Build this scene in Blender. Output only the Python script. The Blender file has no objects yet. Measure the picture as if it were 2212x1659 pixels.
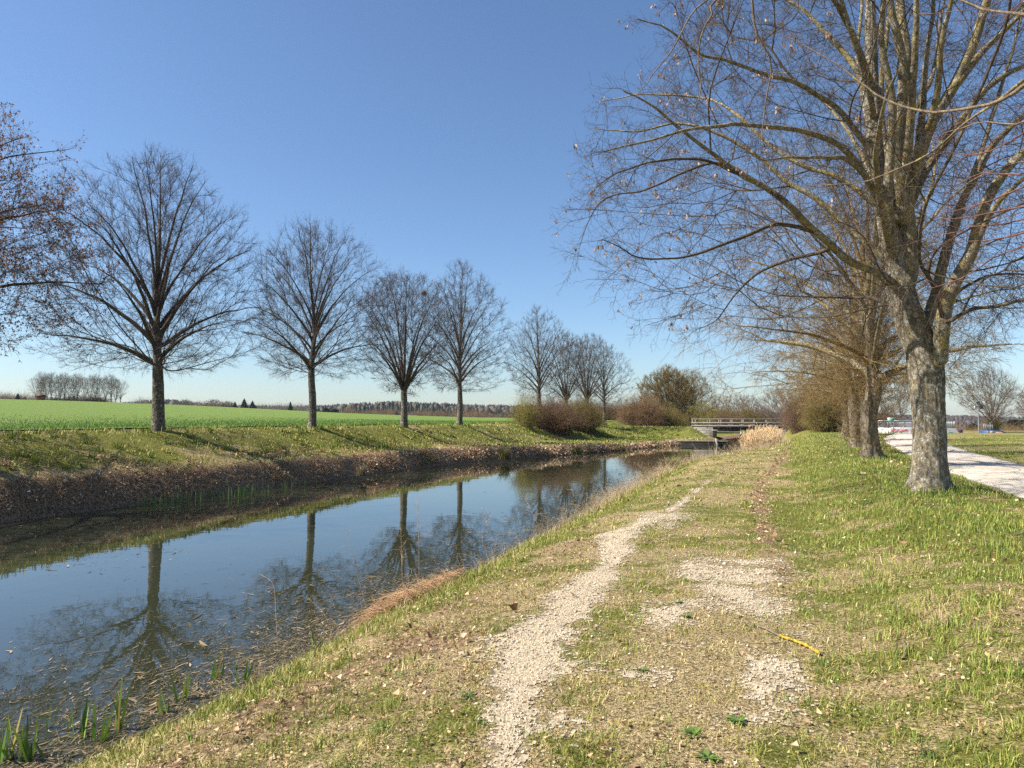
import bpy, math, random
import numpy as np
from mathutils import Vector

# ------------------------------------------------------------------ basics
scene = bpy.context.scene
COL = scene.collection
F, CX, CY, HZ = 1592., 1106., 829.5, 905.       # focal length and frame centre for a 2212 px wide frame
EYE = 1.6
PITCH = math.atan((HZ-CY)/F)
TH = math.atan((1674-1106)/F)                   # canal runs along +Y, the lens looks a little left of it
WATER = -1.18

def ray(u, v):
    r = (u-CX)/F; s = (CY-v)/F
    f = math.cos(PITCH)-s*math.sin(PITCH); up = math.sin(PITCH)+s*math.cos(PITCH)
    return np.array([r*math.cos(TH)-f*math.sin(TH), r*math.sin(TH)+f*math.cos(TH), up]), f
def gp(u, v, z=0.):
    d, f = ray(u, v); t = (z-EYE)/d[2]
    return np.array([d[0]*t, d[1]*t, z])
def dp(u, v, dist):
    """point seen at (u,v) at horizontal depth dist"""
    d, f = ray(u, v)
    return d*(dist/f)+np.array([0, 0, EYE])

def hash2(ix, iy, seed):
    n = (ix*374761393 + iy*668265263 + seed*1274126177) & 0x7fffffff
    n = ((n ^ (n >> 13))*1274126177) & 0x7fffffff
    return ((n ^ (n >> 16)) & 0xffff)/65535.
def vnoise(x, y, s=1., seed=0):
    x = np.asarray(x, float)/s; y = np.asarray(y, float)/s
    ix = np.floor(x).astype(np.int64); iy = np.floor(y).astype(np.int64)
    fx = x-ix; fy = y-iy
    fx = fx*fx*(3-2*fx); fy = fy*fy*(3-2*fy)
    a = hash2(ix, iy, seed); b = hash2(ix+1, iy, seed); c = hash2(ix, iy+1, seed); d = hash2(ix+1, iy+1, seed)
    return (a+(b-a)*fx)*(1-fy)+(c+(d-c)*fx)*fy
def fnoise(x, y, s=1., seed=0, o=3):
    t = 0; w = 0; a = 1.
    for k in range(o):
        t = t+a*vnoise(x, y, s/2**k, seed+17*k); w += a; a *= .55
    return t/w
def sstep(a, b, x):
    t = np.clip((np.asarray(x, float)-a)/(b-a), 0, 1)
    return t*t*(3-2*t)

# ------------------------------------------------------------------ mesh plumbing
def new_mesh(name, verts, faces4=None, faces3=None, mats=(), smooth=False, mat_idx=None, col=None, cols=None):
    me = bpy.data.meshes.new(name)
    verts = np.ascontiguousarray(verts, dtype=np.float32).reshape(-1, 3)
    me.vertices.add(len(verts)); me.vertices.foreach_set('co', verts.ravel())
    parts = []; n4 = 0; n3 = 0
    if faces4 is not None and len(faces4):
        f4 = np.asarray(faces4, dtype=np.int32).reshape(-1, 4); n4 = len(f4); parts.append(f4.ravel())
    if faces3 is not None and len(faces3):
        f3 = np.asarray(faces3, dtype=np.int32).reshape(-1, 3); n3 = len(f3); parts.append(f3.ravel())
    loops = np.concatenate(parts)
    me.loops.add(len(loops)); me.loops.foreach_set('vertex_index', loops)
    me.polygons.add(n4+n3)
    st = np.concatenate([np.arange(n4, dtype=np.int32)*4, n4*4+np.arange(n3, dtype=np.int32)*3]).astype(np.int32)
    me.polygons.foreach_set('loop_start', st)
    if smooth: me.polygons.foreach_set('use_smooth', np.ones(n4+n3, dtype=bool))
    for m in mats: me.materials.append(m)
    if mat_idx is not None: me.polygons.foreach_set('material_index', np.asarray(mat_idx, dtype=np.int32))
    for nm, c in ([('col', col)] if col is not None else [])+list((cols or {}).items()):
        at = me.attributes.new(nm, 'FLOAT_COLOR', 'POINT')
        c = np.asarray(c, dtype=np.float32)
        if c.shape[1] == 3: c = np.concatenate([c, np.ones((len(c), 1), np.float32)], 1)
        at.data.foreach_set('color', np.ascontiguousarray(c).ravel())
    me.update(calc_edges=True)
    return me

def obj(name, me, parent=None, loc=None):
    o = bpy.data.objects.new(name, me); COL.objects.link(o)
    if parent is not None: o.parent = parent
    if loc is not None: o.location = loc
    return o
def tag(o, label, cat, group=None):
    o['label'] = label; o['category'] = cat
    if group: o['group'] = group
    return o
def thing(name, label, cat, loc=(0, 0, 0), rz=0., group=None):
    o = bpy.data.objects.new(name, None); COL.objects.link(o)
    o.empty_display_size = .2
    o.location = loc; o.rotation_euler = (0, 0, rz)
    return tag(o, label, cat, group)
def kind(o, k, label=None):
    o['kind'] = k
    if label: o['label'] = label
    return o
def dup(root, loc, rz=0., sc=1., label=None):
    r = root.copy(); COL.objects.link(r); r.location = loc; r.rotation_euler = (0, 0, rz)
    r.scale = (sc, sc, sc) if not isinstance(sc, tuple) else sc
    if label: r['label'] = label
    for ch in list(root.children):
        c = ch.copy(); COL.objects.link(c); c.parent = r
    return r

class MB:
    """collects boxes and bars, then links them as one mesh object"""
    def __init__(s): s.v = []; s.f4 = []; s.f3 = []; s.n = 0
    def add(s, v, f4=(), f3=()):
        v = np.asarray(v, float).reshape(-1, 3)
        s.v.append(v)
        if len(f4): s.f4.append(np.asarray(f4).reshape(-1, 4)+s.n)
        if len(f3): s.f3.append(np.asarray(f3).reshape(-1, 3)+s.n)
        s.n += len(v); return s
    BF = [(0, 3, 2, 1), (4, 5, 6, 7), (0, 1, 5, 4), (1, 2, 6, 5), (2, 3, 7, 6), (3, 0, 4, 7)]
    def box(s, x0, x1, y0, y1, z0, z1):
        return s.add([(x0, y0, z0), (x1, y0, z0), (x1, y1, z0), (x0, y1, z0), (x0, y0, z1), (x1, y0, z1), (x1, y1, z1), (x0, y1, z1)], s.BF)
    def bar(s, a, b, w, h, up=(0, 0, 1)):
        a = Vector(a); b = Vector(b); d = (b-a).normalized(); up = Vector(up)
        sd = d.cross(up)
        if sd.length < 1e-4: sd = d.cross(Vector((1, 0, 0)))
        sd.normalize(); u = sd.cross(d)
        q = []
        for p in (a, b):
            for i, j in ((-1, -1), (1, -1), (1, 1), (-1, 1)): q.append(p+sd*(i*w/2)+u*(j*h/2))
        return s.add(q, s.BF)
    def build(s, name, mats, parent=None, loc=None, smooth=False, bevel=0, mat_idx=None):
        me = new_mesh(name, np.concatenate(s.v), np.concatenate(s.f4) if s.f4 else None, np.concatenate(s.f3) if s.f3 else None,
                      mats if isinstance(mats, (list, tuple)) else [mats], smooth, mat_idx)
        o = obj(name, me, parent, loc)
        if bevel:
            b = o.modifiers.new('bevel', 'BEVEL'); b.width = bevel; b.segments = 1; b.limit_method = 'ANGLE'
        return o

def tube(pts, rad, sides):
    """one tapered tube along pts; returns verts, quads"""
    pts = np.asarray(pts, float); K = len(pts)
    t = np.gradient(pts, axis=0); t /= np.linalg.norm(t, axis=1)[:, None]+1e-9
    ref = np.array([1., 0, 0]) if abs(t[:, 0]).mean() < .7 else np.array([0, 1., 0])
    a = np.cross(t, ref); a /= np.linalg.norm(a, axis=1)[:, None]+1e-9
    b = np.cross(t, a)
    ang = np.arange(sides)*2*np.pi/sides
    v = pts[:, None]+np.asarray(rad)[:, None, None]*(np.cos(ang)[None, :, None]*a[:, None]+np.sin(ang)[None, :, None]*b[:, None])
    i = np.arange(K-1)[:, None]*sides; j = np.arange(sides)[None]; j2 = (j+1) % sides
    f = np.stack([i+j, i+j2, i+sides+j2, i+sides+j], -1).reshape(-1, 4)
    return v.reshape(-1, 3), f

def tubes(P, R, sides=3):
    """many polylines of the same length: P (M,K,3), R (M,K)"""
    M, K, _ = P.shape
    d = P[:, -1]-P[:, 0]; d /= np.linalg.norm(d, axis=1)[:, None]+1e-9
    ref = np.where((np.abs(d[:, 2]) > .8)[:, None], np.array([[1., 0, 0]]), np.array([[0, 0, 1.]]))
    a = np.cross(d, ref); a /= np.linalg.norm(a, axis=1)[:, None]+1e-9
    b = np.cross(d, a)
    ang = np.arange(sides)*2*np.pi/sides
    ring = np.cos(ang)[None, :, None]*a[:, None]+np.sin(ang)[None, :, None]*b[:, None]   # M,S,3
    v = P[:, :, None]+R[:, :, None, None]*ring[:, None]
    base = (np.arange(M)*K*sides)[:, None, None]; i = (np.arange(K-1)*sides)[None, :, None]; j = np.arange(sides)[None, None]; j2 = (j+1) % sides
    f = np.stack([base+i+j, base+i+j2, base+i+sides+j2, base+i+sides+j], -1).reshape(-1, 4)
    return v.reshape(-1, 3), f

class Acc:
    def __init__(s): s.v = []; s.f = []; s.n = 0
    def add(s, vf):
        v, f = vf; s.v.append(v); s.f.append(f+s.n); s.n += len(v)
    def mesh(s, name, mats, smooth=True):
        return new_mesh(name, np.concatenate(s.v), np.concatenate(s.f), None, mats, smooth)

# ------------------------------------------------------------------ materials
def mat(name):
    m = bpy.data.materials.new(name); m.use_nodes = True
    nt = m.node_tree; nt.nodes.clear()
    out = nt.nodes.new('ShaderNodeOutputMaterial')
    return m, nt, out
class NT:
    def __init__(s, name):
        s.m, s.nt, s.out = mat(name); s.x = 0
    def n(s, t, **kw):
        nd = s.nt.nodes.new(t)
        for k, v in kw.items():
            if k.startswith('_'): setattr(nd, k[1:], v)
            else:
                k2 = int(k[1:]) if k[0] == 'i' and k[1:].isdigit() else k.replace('__', ' ')
                inp = nd.inputs[k2]
                if isinstance(v, bpy.types.NodeSocket): s.nt.links.new(v, inp)
                else: inp.default_value = v
        return nd
    def link(s, a, b): s.nt.links.new(a, b)
    def noise(s, vec, scale, detail=4, rough=.6, dist=0.):
        return s.n('ShaderNodeTexNoise', Vector=vec, Scale=scale, Detail=detail, Roughness=rough, Distortion=dist).outputs['Fac']
    def ramp(s, fac, a, b):
        r = s.n('ShaderNodeMapRange', Value=fac, _interpolation_type='SMOOTHSTEP'); r.inputs['From Min'].default_value = a; r.inputs['From Max'].default_value = b
        return r.outputs['Result']
    def mix(s, fac, a, b, mode='MIX'):
        nd = s.nt.nodes.new('ShaderNodeMix'); nd.data_type = 'RGBA'; nd.blend_type = mode
        for i, v in ((0, fac), (6, a), (7, b)):
            if isinstance(v, bpy.types.NodeSocket): s.nt.links.new(v, nd.inputs[i])
            elif i == 0: nd.inputs[0].default_value = v
            else: nd.inputs[i].default_value = (*v, 1) if len(v) == 3 else v
        return nd.outputs[2]
    def math(s, op, a, b=0.):
        nd = s.nt.nodes.new('ShaderNodeMath'); nd.operation = op
        for i, v in ((0, a), (1, b)):
            if isinstance(v, bpy.types.NodeSocket): s.nt.links.new(v, nd.inputs[i])
            else: nd.inputs[i].default_value = v
        return nd.outputs[0]
    def bsdf(s, color, rough=.8, bump=None, bs=.5, bd=.02, spec=.3, **kw):
        p = s.nt.nodes.new('ShaderNodeBsdfPrincipled')
        for k, v in (('Base Color', color), ('Roughness', rough), ('Specular IOR Level', spec)):
            if isinstance(v, bpy.types.NodeSocket): s.nt.links.new(v, p.inputs[k])
            else: p.inputs[k].default_value = (*v, 1) if k == 'Base Color' else v
        for k, v in kw.items(): p.inputs[k.replace('__', ' ')].default_value = v
        if bump is not None:
            b = s.n('ShaderNodeBump', Height=bump, Strength=bs, Distance=bd)
            s.link(b.outputs[0], p.inputs['Normal'])
        s.link(p.outputs[0], s.out.inputs[0])
        return p
    def coord(s): return s.n('ShaderNodeTexCoord').outputs['Object']
    def geo(s): return s.n('ShaderNodeNewGeometry').outputs['Position']

def m_bark(name, dark, light, lichen=.0, lcol=(.42, .36, .08), pale=.0, moss=0., scale=1., twig=None):
    t = NT(name); c = t.coord()
    mp = t.n('ShaderNodeMapping', Vector=c); mp.inputs['Scale'].default_value = (1, 1, .22)
    ridges = t.noise(mp.outputs[0], 26*scale, 5, .65, .6)
    fine = t.noise(c, 90*scale, 3, .6)
    col = t.mix(t.ramp(ridges, .36, .66), dark, light)
    col = t.mix(t.math('MULTIPLY', t.ramp(fine, .35, .75), .45), col, tuple(x*1.5 for x in light))
    if pale:
        pn = t.noise(c, 11*scale, 6, .75); pf = t.noise(c, 60*scale, 3, .6)
        k = t.math('MULTIPLY', t.ramp(pn, .52-.1*pale, .62), t.ramp(pf, .42, .55))
        col = t.mix(k, col, (.50, .49, .43))
    if lichen:
        ln = t.noise(c, 6*scale, 5, .7); lf = t.noise(c, 45*scale, 3, .6)
        k = t.math('MULTIPLY', t.ramp(ln, .6-.16*lichen, .70-.12*lichen), t.ramp(lf, .35, .55))
        col = t.mix(t.math('MULTIPLY', k, .9), col, lcol)
    if moss:
        mn = t.noise(c, 7, 5, .7)
        sx = t.n('ShaderNodeSeparateXYZ', Vector=c)
        d = t.math('ADD', t.math('MULTIPLY', sx.outputs[0], .9), t.math('MULTIPLY', sx.outputs[2], .22))
        k = t.ramp(t.math('ADD', t.math('MULTIPLY', mn, 1.3), t.math('SUBTRACT', d, .72)), .5, .75)
        top = t.math('SUBTRACT', 1., t.ramp(sx.outputs[2], 3.0, 3.9))
        col = t.mix(t.math('MULTIPLY', t.math('MULTIPLY', k, top), .9), col, (.055, .05, .015))
    h = t.math('ADD', ridges, t.math('MULTIPLY', fine, .3))
    t.bsdf(col, .9, h, .9, .03, .15)
    return t.m

def m_attr(name, rough=.7, trans=.25, spec=.25):
    """leaf / blade surface: colour from the mesh's own per-blade attribute"""
    t = NT(name)
    a = t.n('ShaderNodeAttribute', _attribute_name='col').outputs['Color']
    p = t.bsdf(a, rough, spec=spec)
    if trans:
        tr = t.n('ShaderNodeBsdfTranslucent', Color=a)
        mx = t.n('ShaderNodeMixShader', Fac=trans)
        t.link(p.outputs[0], mx.inputs[1]); t.link(tr.outputs[0], mx.inputs[2]); t.link(mx.outputs[0], t.out.inputs[0])
    return t.m
def m_plain(name, c, rough=.6, var=.25, scale=8., bump=.0, spec=.3, metallic=0.):
    t = NT(name); co = t.coord()
    n = t.noise(co, scale, 5, .65)
    col = t.mix(t.ramp(n, .3, .7), tuple(x*(1-var) for x in c), tuple(min(1, x*(1+var)) for x in c))
    t.bsdf(col, rough, n if bump else None, bump, .02, spec, Metallic=metallic)
    return t.m

M = {}
M['bark_big'] = m_bark('bark_lime_lichen', (.06, .048, .032), (.235, .19, .125), lichen=.08, lcol=(.36, .30, .10), pale=.45, moss=1.)
M['limb_big'] = m_bark('bark_lime_limb', (.065, .052, .034), (.24, .195, .12), lichen=.75, lcol=(.33, .25, .06), pale=.35)
M['twig_big'] = m_bark('bark_lime_twig', (.05, .038, .029), (.118, .09, .064), lichen=.25, lcol=(.27, .2, .05))
M['twig_red'] = m_bark('bark_red_twig', (.10, .05, .042), (.20, .10, .08))
M['twig_tan'] = m_bark('bark_tan_branch', (.10, .075, .05), (.24, .18, .12), lichen=.2)
M['bark_left'] = m_bark('bark_grey_lime', (.045, .037, .028), (.14, .115, .085), lichen=.15, pale=.1)
M['limb_left'] = m_bark('bark_dark_limb', (.045, .037, .03), (.11, .09, .07), lichen=.3, lcol=(.2, .14, .045))
M['twig_left'] = m_bark('bark_dark_twig', (.05, .039, .032), (.10, .079, .066))
M['bark_row'] = m_bark('bark_old_rough', (.08, .064, .045), (.235, .19, .135), lichen=.2, lcol=(.28, .23, .08), scale=.7)
M['twig_row'] = m_bark('bark_brown_sprout', (.12, .078, .036), (.26, .175, .08), lichen=.5, lcol=(.34, .25, .07))
M['twig_olive'] = m_bark('bark_olive_twig', (.10, .07, .025), (.21, .15, .05))
M['twig_far'] = m_bark('bark_far_twig', (.11, .09, .075), (.19, .155, .125))
M['blade'] = m_attr('grass_blade', .6, .14)
M['litter'] = m_attr('dry_leaf', .75, .15)

# ------------------------------------------------------------------ lie of the land
Yk = np.array([-60, 14, 24, 33, 43, 53.5, 63, 71, 78, 84, 96, 101, 112, 130, 400.])
XWL = np.array([-19.6, -19.6, -19.3, -19.1, -18.7, -15.6, -13.4, -11.6, -10, -8.9, -8.2, -7.3, -6.6, -5, 20.])   # left waterline
def wl(Y): return np.interp(Y, Yk, XWL)
def wr(Y): return np.interp(Y, [-60, 30, 33, 38, 44, 50, 60, 70, 80, 100, 112, 130, 400], [-4.75, -4.75, -4.7, -4.1, -2.9, -1.6, -.3, .2, .45, .6, 1, 4, 34])
def xfoot(Y): return np.interp(Y, [-60, 24, 34, 45, 56, 70, 85, 100, 130], [-21.4, -21.4, -21.5, -21.2, -20.8, -19.8, -18.8, -18.2, -18])
def zfoot(Y): return np.interp(Y, [-60, 24, 34, 45, 56, 70, 85, 100, 130], [.30, .20, .06, -.16, -.42, -.62, -.75, -.8, -.8])
TREEX = -24.3
def road_l(Y): return np.interp(Y, [-20, 17, 25, 40, 55, 71, 90, 120], [4.45, 4.6, 4.85, 5.7, 6.9, 8.7, 12.2, 20])
def road_r(Y): return np.interp(Y, [-20, 17, 30, 40, 53, 70, 86, 100, 125], [7.7, 7.8, 8.1, 8.8, 10.2, 11.6, 13.6, 17, 26])
def toff(Y): return np.interp(Y, [0, 27, 38, 59, 85, 120], [0, .1, .6, 1.9, 3.3, 6])     # the right-hand tree row drifts right
def height(X, Y, rough=True):
    X = np.asarray(X, float); Y = np.asarray(Y, float)
    a, b = wl(Y), wr(Y)
    xf, zf = xfoot(Y), zfoot(Y)
    # left side
    dx = np.clip(-26.5-X, 0, 165)
    fade = 1-.75*sstep(140, 420, Y)
    field = 1.10+.00021*dx**2*fade
    dr = np.clip(-26.5-X-165, 0, 900); field = field-.012*dr
    slope = zf+(1.05-zf)*np.clip((X-xf)/(-23.9-xf), 0, 1)
    s2 = 1.05+(1.1-1.05)*np.clip((-23.9-X)/2.6, 0, 1)
    zl = np.where(X < -26.5, field, np.where(X < -23.9, s2, slope))
    ze = np.minimum(WATER+.98, zf-.12)
    xe = a-.7
    berm = ze+(zf-ze)*np.clip((xe-X)/np.maximum(xe-xf, .3), 0, 1)
    zl = np.where(X > xf, berm, zl)
    cut = (WATER-.2)+(ze-(WATER-.2))*np.clip((a+.15-X)/.85, 0, 1)**.7
    zl = np.where(X > xe, cut, zl)
    # right side
    o = toff(Y)
    zt = .30*sstep(.1, 1.9, X-.4*o)*(1-sstep(3.4, 4.6, X-o*.9))
    zt = zt+.10*sstep(8.2, 14, X-o)
    lip = -.5
    zr = np.interp(X-b, [0, .35, .85, 1.6, 2.8, 4.2], [WATER-.15, -.85, lip, -.22, -.03, 0.])
    zr = zr+zt*(X > b)
    # far right: ground falls off behind the playground
    zr = zr-.05*np.clip(np.hypot(X, Y)-112, 0, 600)*sstep(4, 16, X-.02*Y)
    bed = WATER-.9
    mid = .5*(a+b)
    z = np.where(X < mid, np.maximum(zl, bed) if False else zl, zr)
    inw = (X > a+.15) & (X < b)
    dep = np.minimum(X-a-.15, b-X)
    z = np.where(inw, WATER-.2-.7*np.clip(dep/2.5, 0, 1), z)
    # raised approaches of the bridge
    ap = np.exp(-np.clip(np.abs(Y-105.5)-2.2, 0, 99)**2/ (2*2.6**2))
    tl = .42
    wlft = ap*(1-sstep(-11.2, -8.0, X))*sstep(-30, -25, X)
    z = np.where(X < mid, z+(np.maximum(tl-z, 0))*wlft, z)
    wrgt = ap*sstep(.6, 2.2, X)*(1-sstep(9, 15, X))
    z = np.where(X >= mid, z+np.maximum(tl-z, 0)*wrgt, z)
    if rough:
        n = (fnoise(X, Y, 1.7, 3)-.5)*.10+(fnoise(X, Y, .45, 9)-.5)*.05
        n = n*np.where(inw, 0, 1)*np.where((X > road_l(Y)-.2) & (X < road_r(Y)+.2), .15, 1)
        n = n*np.where((X > -2.3) & (X < -.2) & (Y < 40), .35, 1)*np.where(X < -26, .5, 1)
        z = z+n
    return z

PATH = [(1335, 1140, 46), (1335, 1158, 50), (1320, 1214, 27), (1249, 1277, 52), (1204, 1326, 82), (1155, 1382, 96), (1133, 1419, 93), (1115, 1457, 78), (1120, 1494, 50), (1088, 1531, 66), (1103, 1569, 40), (1098, 1606, 42), (1096, 1660, 20)]
_pp = np.array([(*gp(u, v)[:2], w*(-gp(u, v)[0]*math.sin(TH)+gp(u, v)[1]*math.cos(TH))/F) for u, v, w in PATH])[::-1]
_pp = np.concatenate([_pp, [(-1.80, 12.6, .10), (-1.72, 14.5, .11), (-1.70, 17, .07), (-1.62, 21, .04), (-1.5, 26, 0.)]])
BARE = [(1585, 1262, 88, 58, .8), (1470, 1322, 62, 26, .85), (1540, 1235, 50, 24, .7), (1640, 1300, 40, 45, .55), (1655, 1472, 72, 52, .8), (1388, 1456, 66, 20, .75), (1440, 1112, 42, 18, .6), (1255, 1555, 30, 12, .3)]
_bb = []
for u, v, ru, rv, k in BARE:
    c_ = gp(u, v); _bb.append((c_[0], c_[1], abs(gp(u+ru, v)[0]-c_[0])+.03, abs(gp(u, v-rv)[1]-gp(u, v+rv)[1])/2, k))
def gravel_mask(X, Y):
    xc = np.interp(Y, _pp[:, 1], _pp[:, 0]); w = np.interp(Y, _pp[:, 1], _pp[:, 2])
    m = (1.05-np.abs(X-xc)/np.maximum(w, .01))*np.clip(w/.2, .35, 1)
    for cx, cy, rx, ry, k in _bb: m = np.maximum(m, .70*k*(1.15-np.hypot((X-cx)/rx, (Y-cy)/ry)))
    return m+(fnoise(X, Y, .30, 41, 3)-.5)*1.35+(fnoise(X, Y, .06, 43, 2)-.5)*.9
def leaf_mask(X, Y):
    xc = np.interp(Y, [2, 4, 6, 9, 14, 18.6, 32, 60], [.9, .45, .2, -.05, -.3, -.38, .25, 1.2])
    m = .68*np.exp(-((X-xc)/.2)**2)*sstep(5.5, 9, Y)
    m = np.maximum(m, .5*np.exp(-((X-.55)/.5)**2-((Y-4.2)/1.2)**2))
    m = np.maximum(m, .5*np.exp(-((X+2.6)/.9)**2)*(1-sstep(8, 14, Y)))
    m = np.maximum(m, .3*np.exp(-((X-1.6)/1.2)**2)*(1-sstep(5, 9, Y)))
    m = np.maximum(m, .35*np.exp(-((X+1.0)/1.2)**2)*(1-sstep(3.3, 4.2, Y)))
    return np.clip(m+(fnoise(X, Y, .6, 77)-.5)*.7, 0, 1)
def green_mask(X, Y):
    g = .56+.20*sstep(.1, .9, X)
    g = np.where(X < -3.0, .70, g)
    g = g+(fnoise(X, Y, 1.1, 5)-.5)*1.1+(fnoise(X, Y, .28, 15)-.5)*.95
    g = g-.12*sstep(4, 12, Y)*(X < 0)*(X > -3)
    g = g-.5*np.exp(-((X+.35)/.5)**2)*(1-sstep(7, 11, Y))
    return np.clip(g, 0, 1)

def grid(xs, ys, zf):
    X, Y = np.meshgrid(xs, ys)
    v = np.stack([X, Y, zf(X, Y)], -1).reshape(-1, 3)
    nx, ny = len(xs), len(ys)
    i = np.arange(ny-1)[:, None]*nx+np.arange(nx-1)[None]
    f = np.stack([i, i+1, i+nx+1, i+nx], -1).reshape(-1, 4)
    return v, f
def geom(a, b, n): return np.geomspace(a, b, n)

def m_ground():
    t = NT('verge_ground'); c = t.geo()
    z = t.n('ShaderNodeAttribute', _attribute_name='zone').outputs['Color']
    s = t.n('ShaderNodeSeparateColor', Color=z)
    big = t.noise(c, 1.6, 5, .65); mid = t.noise(c, 9, 5, .7); fine = t.noise(c, 55, 4, .7)
    straw = t.mix(t.ramp(fine, .36, .62), (.125, .085, .040), (.58, .45, .235))
    green = t.mix(t.ramp(fine, .3, .72), (.055, .062, .014), (.30, .29, .065))
    k = t.ramp(t.math('ADD', s.outputs[0], t.math('ADD', t.math('MULTIPLY', t.math('SUBTRACT', mid, .5), 1.3), t.math('MULTIPLY', t.math('SUBTRACT', big, .5), .8))), .34, .68)
    col = t.mix(k, straw, green)
    vor = t.n('ShaderNodeTexVoronoi', Vector=c, Scale=24.)
    lc = t.mix(t.n('ShaderNodeSeparateColor', Color=vor.outputs['Color']).outputs[0], (.10, .06, .035), (.44, .29, .18))
    kl = t.ramp(t.math('ADD', s.outputs[1], t.math('MULTIPLY', t.math('SUBTRACT', mid, .5), .9)), .35, .7)
    col = t.mix(kl, col, lc)
    gv = t.mix(t.ramp(fine, .3, .7), (.30, .235, .155), (.54, .45, .32))
    col = t.mix(t.ramp(t.math('ADD', s.outputs[2], t.math('MULTIPLY', t.math('SUBTRACT', mid, .5), .6)), .35, .75), col, gv)
    h = t.math('ADD', mid, t.math('MULTIPLY', fine, .6))
    t.bsdf(col, .95, h, 1., .07, .1)
    return t.m
M['ground'] = m_ground()

gx = np.concatenate([np.linspace(-900, -220, 18), np.linspace(-200, -32, 40), np.arange(-30, -17.5, .2), np.arange(-17.4, -7, .35), np.arange(-6.9, 5, .12), np.arange(5.1, 16, .35), np.linspace(17, 120, 36), np.linspace(140, 900, 16)])
gy = np.concatenate([np.linspace(-60, -6, 14), np.arange(-4, 24, .16), np.arange(24, 60, .3), np.arange(60, 132, .6), geom(133, 900, 34)])
gv, gf = grid(gx, gy, height)
GX, GY = gv[:, 0], gv[:, 1]
left = GX < .5*(wl(GY)+wr(GY))
g_r = green_mask(GX, GY)
gl_ = .74+(fnoise(GX, GY, 2.2, 31)-.5)*1.0+(fnoise(GX, GY, .6, 33)-.5)*.5+.28*sstep(60, 100, GY)
gl_ = gl_-.42*np.exp(-((GX-xfoot(GY)-.75)/.3)**2)*(vnoise(GX*.3, GY, 4., 37) > .3)-.1*np.exp(-((GX-xfoot(GY)-.2)/.4)**2)-.25*sstep(-1.6, -.9, GX-wl(GY))
gr = np.where(left, np.clip(gl_, 0, 1), g_r)
far_r = (~left) & (GX > road_r(GY))
gr = np.where(far_r, np.clip(.62+(fnoise(GX, GY, 3., 35)-.5)*.7, 0, 1), gr)
lf = np.where(left, np.clip(.5*np.exp(-((GX-xfoot(GY)-.35)/.45)**2)*sstep(20, 26, GY)*(fnoise(GX, GY, 1.6, 51)*1.6-.1)+.8*sstep(-1.3, -.5, GX-wl(GY)), 0, 1), np.where(GX < 4.5, leaf_mask(GX, GY), .05))
gm = np.where(left, 0, np.clip(.35+.55*gravel_mask(GX, GY), 0, 1)*(GX > -3)*(GX < 1.5))
gm = np.maximum(gm, np.clip(1.1-np.maximum(road_l(GY)-GX, GX-road_r(GY))/.35, 0, 1)*.6*(GX > 2)*(Y_ok := (GY < 130)))
zone = np.stack([gr, lf, gm], -1)
ground = kind(obj('ground', new_mesh('ground', gv, gf, None, [M['ground']], True, cols={'zone': zone})), 'structure')

# young cereal field beyond the far bank
def m_field():
    t = NT('young_cereal'); c = t.geo()
    big = t.noise(c, .12, 4, .6); mid = t.noise(c, 2.6, 5, .7); fine = t.noise(c, 16, 4, .75)
    col = t.mix(t.ramp(fine, .3, .7), (.07, .115, .018), (.225, .295, .055))
    col = t.mix(t.math('MULTIPLY', t.ramp(big, .4, .7), .4), col, (.10, .185, .045))
    col = t.mix(t.math('MULTIPLY', t.ramp(mid, .55, .8), .35), col, (.17, .22, .06))
    t.bsdf(col, .9, t.math('ADD', mid, fine), .9, .12, .15)
    return t.m
M['field'] = m_field()
fx = np.concatenate([np.linspace(-890, -200, 24), np.linspace(-190, -40, 50), np.arange(-39, -27.9, .5)])
fy = np.concatenate([np.linspace(-50, 10, 12), np.arange(12, 130, 1.), geom(131, 700, 40)])
fv, ff = grid(fx, fy, lambda X, Y: height(X, Y)+.09+(fnoise(X, Y, 3, 8)-.5)*.06)
kind(obj('field', new_mesh('field', fv, ff, None, [M['field']], True)), 'structure')
# narrow farm track along the field edge
M['track'] = m_plain('track_dirt', (.10, .085, .06), .95, .3, 3.)
ty = np.arange(-30, 140, .8)
tv, tf = grid(np.array([-27.75, -27.3, -26.9, -26.45]), ty, lambda X, Y: height(X, Y)+.02)
kind(obj('farm_track', new_mesh('farm_track', tv, tf, None, [M['track']], True)), 'structure')

# gravel road on the right
def m_gravel(name, a, b, scale=1.):
    t = NT(name); c = t.geo()
    vor = t.n('ShaderNodeTexVoronoi', Vector=c, Scale=70.*scale); d = vor.outputs['Distance']
    fine = t.noise(c, 160*scale, 3, .7); big = t.noise(c, 1.1, 5, .65)
    cc = t.n('ShaderNodeSeparateColor', Color=vor.outputs['Color']).outputs[0]
    col = t.mix(cc, a, b)
    col = t.mix(t.math('MULTIPLY', t.ramp(big, .45, .75), .3), col, tuple(x*.75 for x in a))
    t.bsdf(col, .95, t.math('SUBTRACT', t.math('MULTIPLY', fine, .4), d), .5, .012, .1)
    return t.m
M['road'] = m_gravel('pale_gravel_road', (.46, .395, .315), (.575, .51, .42), .6)
M['path'] = m_gravel('limestone_chippings', (.31, .24, .155), (.52, .44, .315))
ry = np.concatenate([np.arange(-20, 60, .5), np.arange(60, 122, 1.)])
tt = np.linspace(0, 1, 14)
RX = road_l(ry)[:, None]+(road_r(ry)-road_l(ry))[:, None]*tt[None]
RX[:, 0] += (fnoise(ry, ry*0, .9, 61)-.5)*.35; RX[:, -1] += (fnoise(ry, ry*0+5, 1.3, 62)-.5)*.5
RY = np.repeat(ry[:, None], 14, 1)
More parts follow.
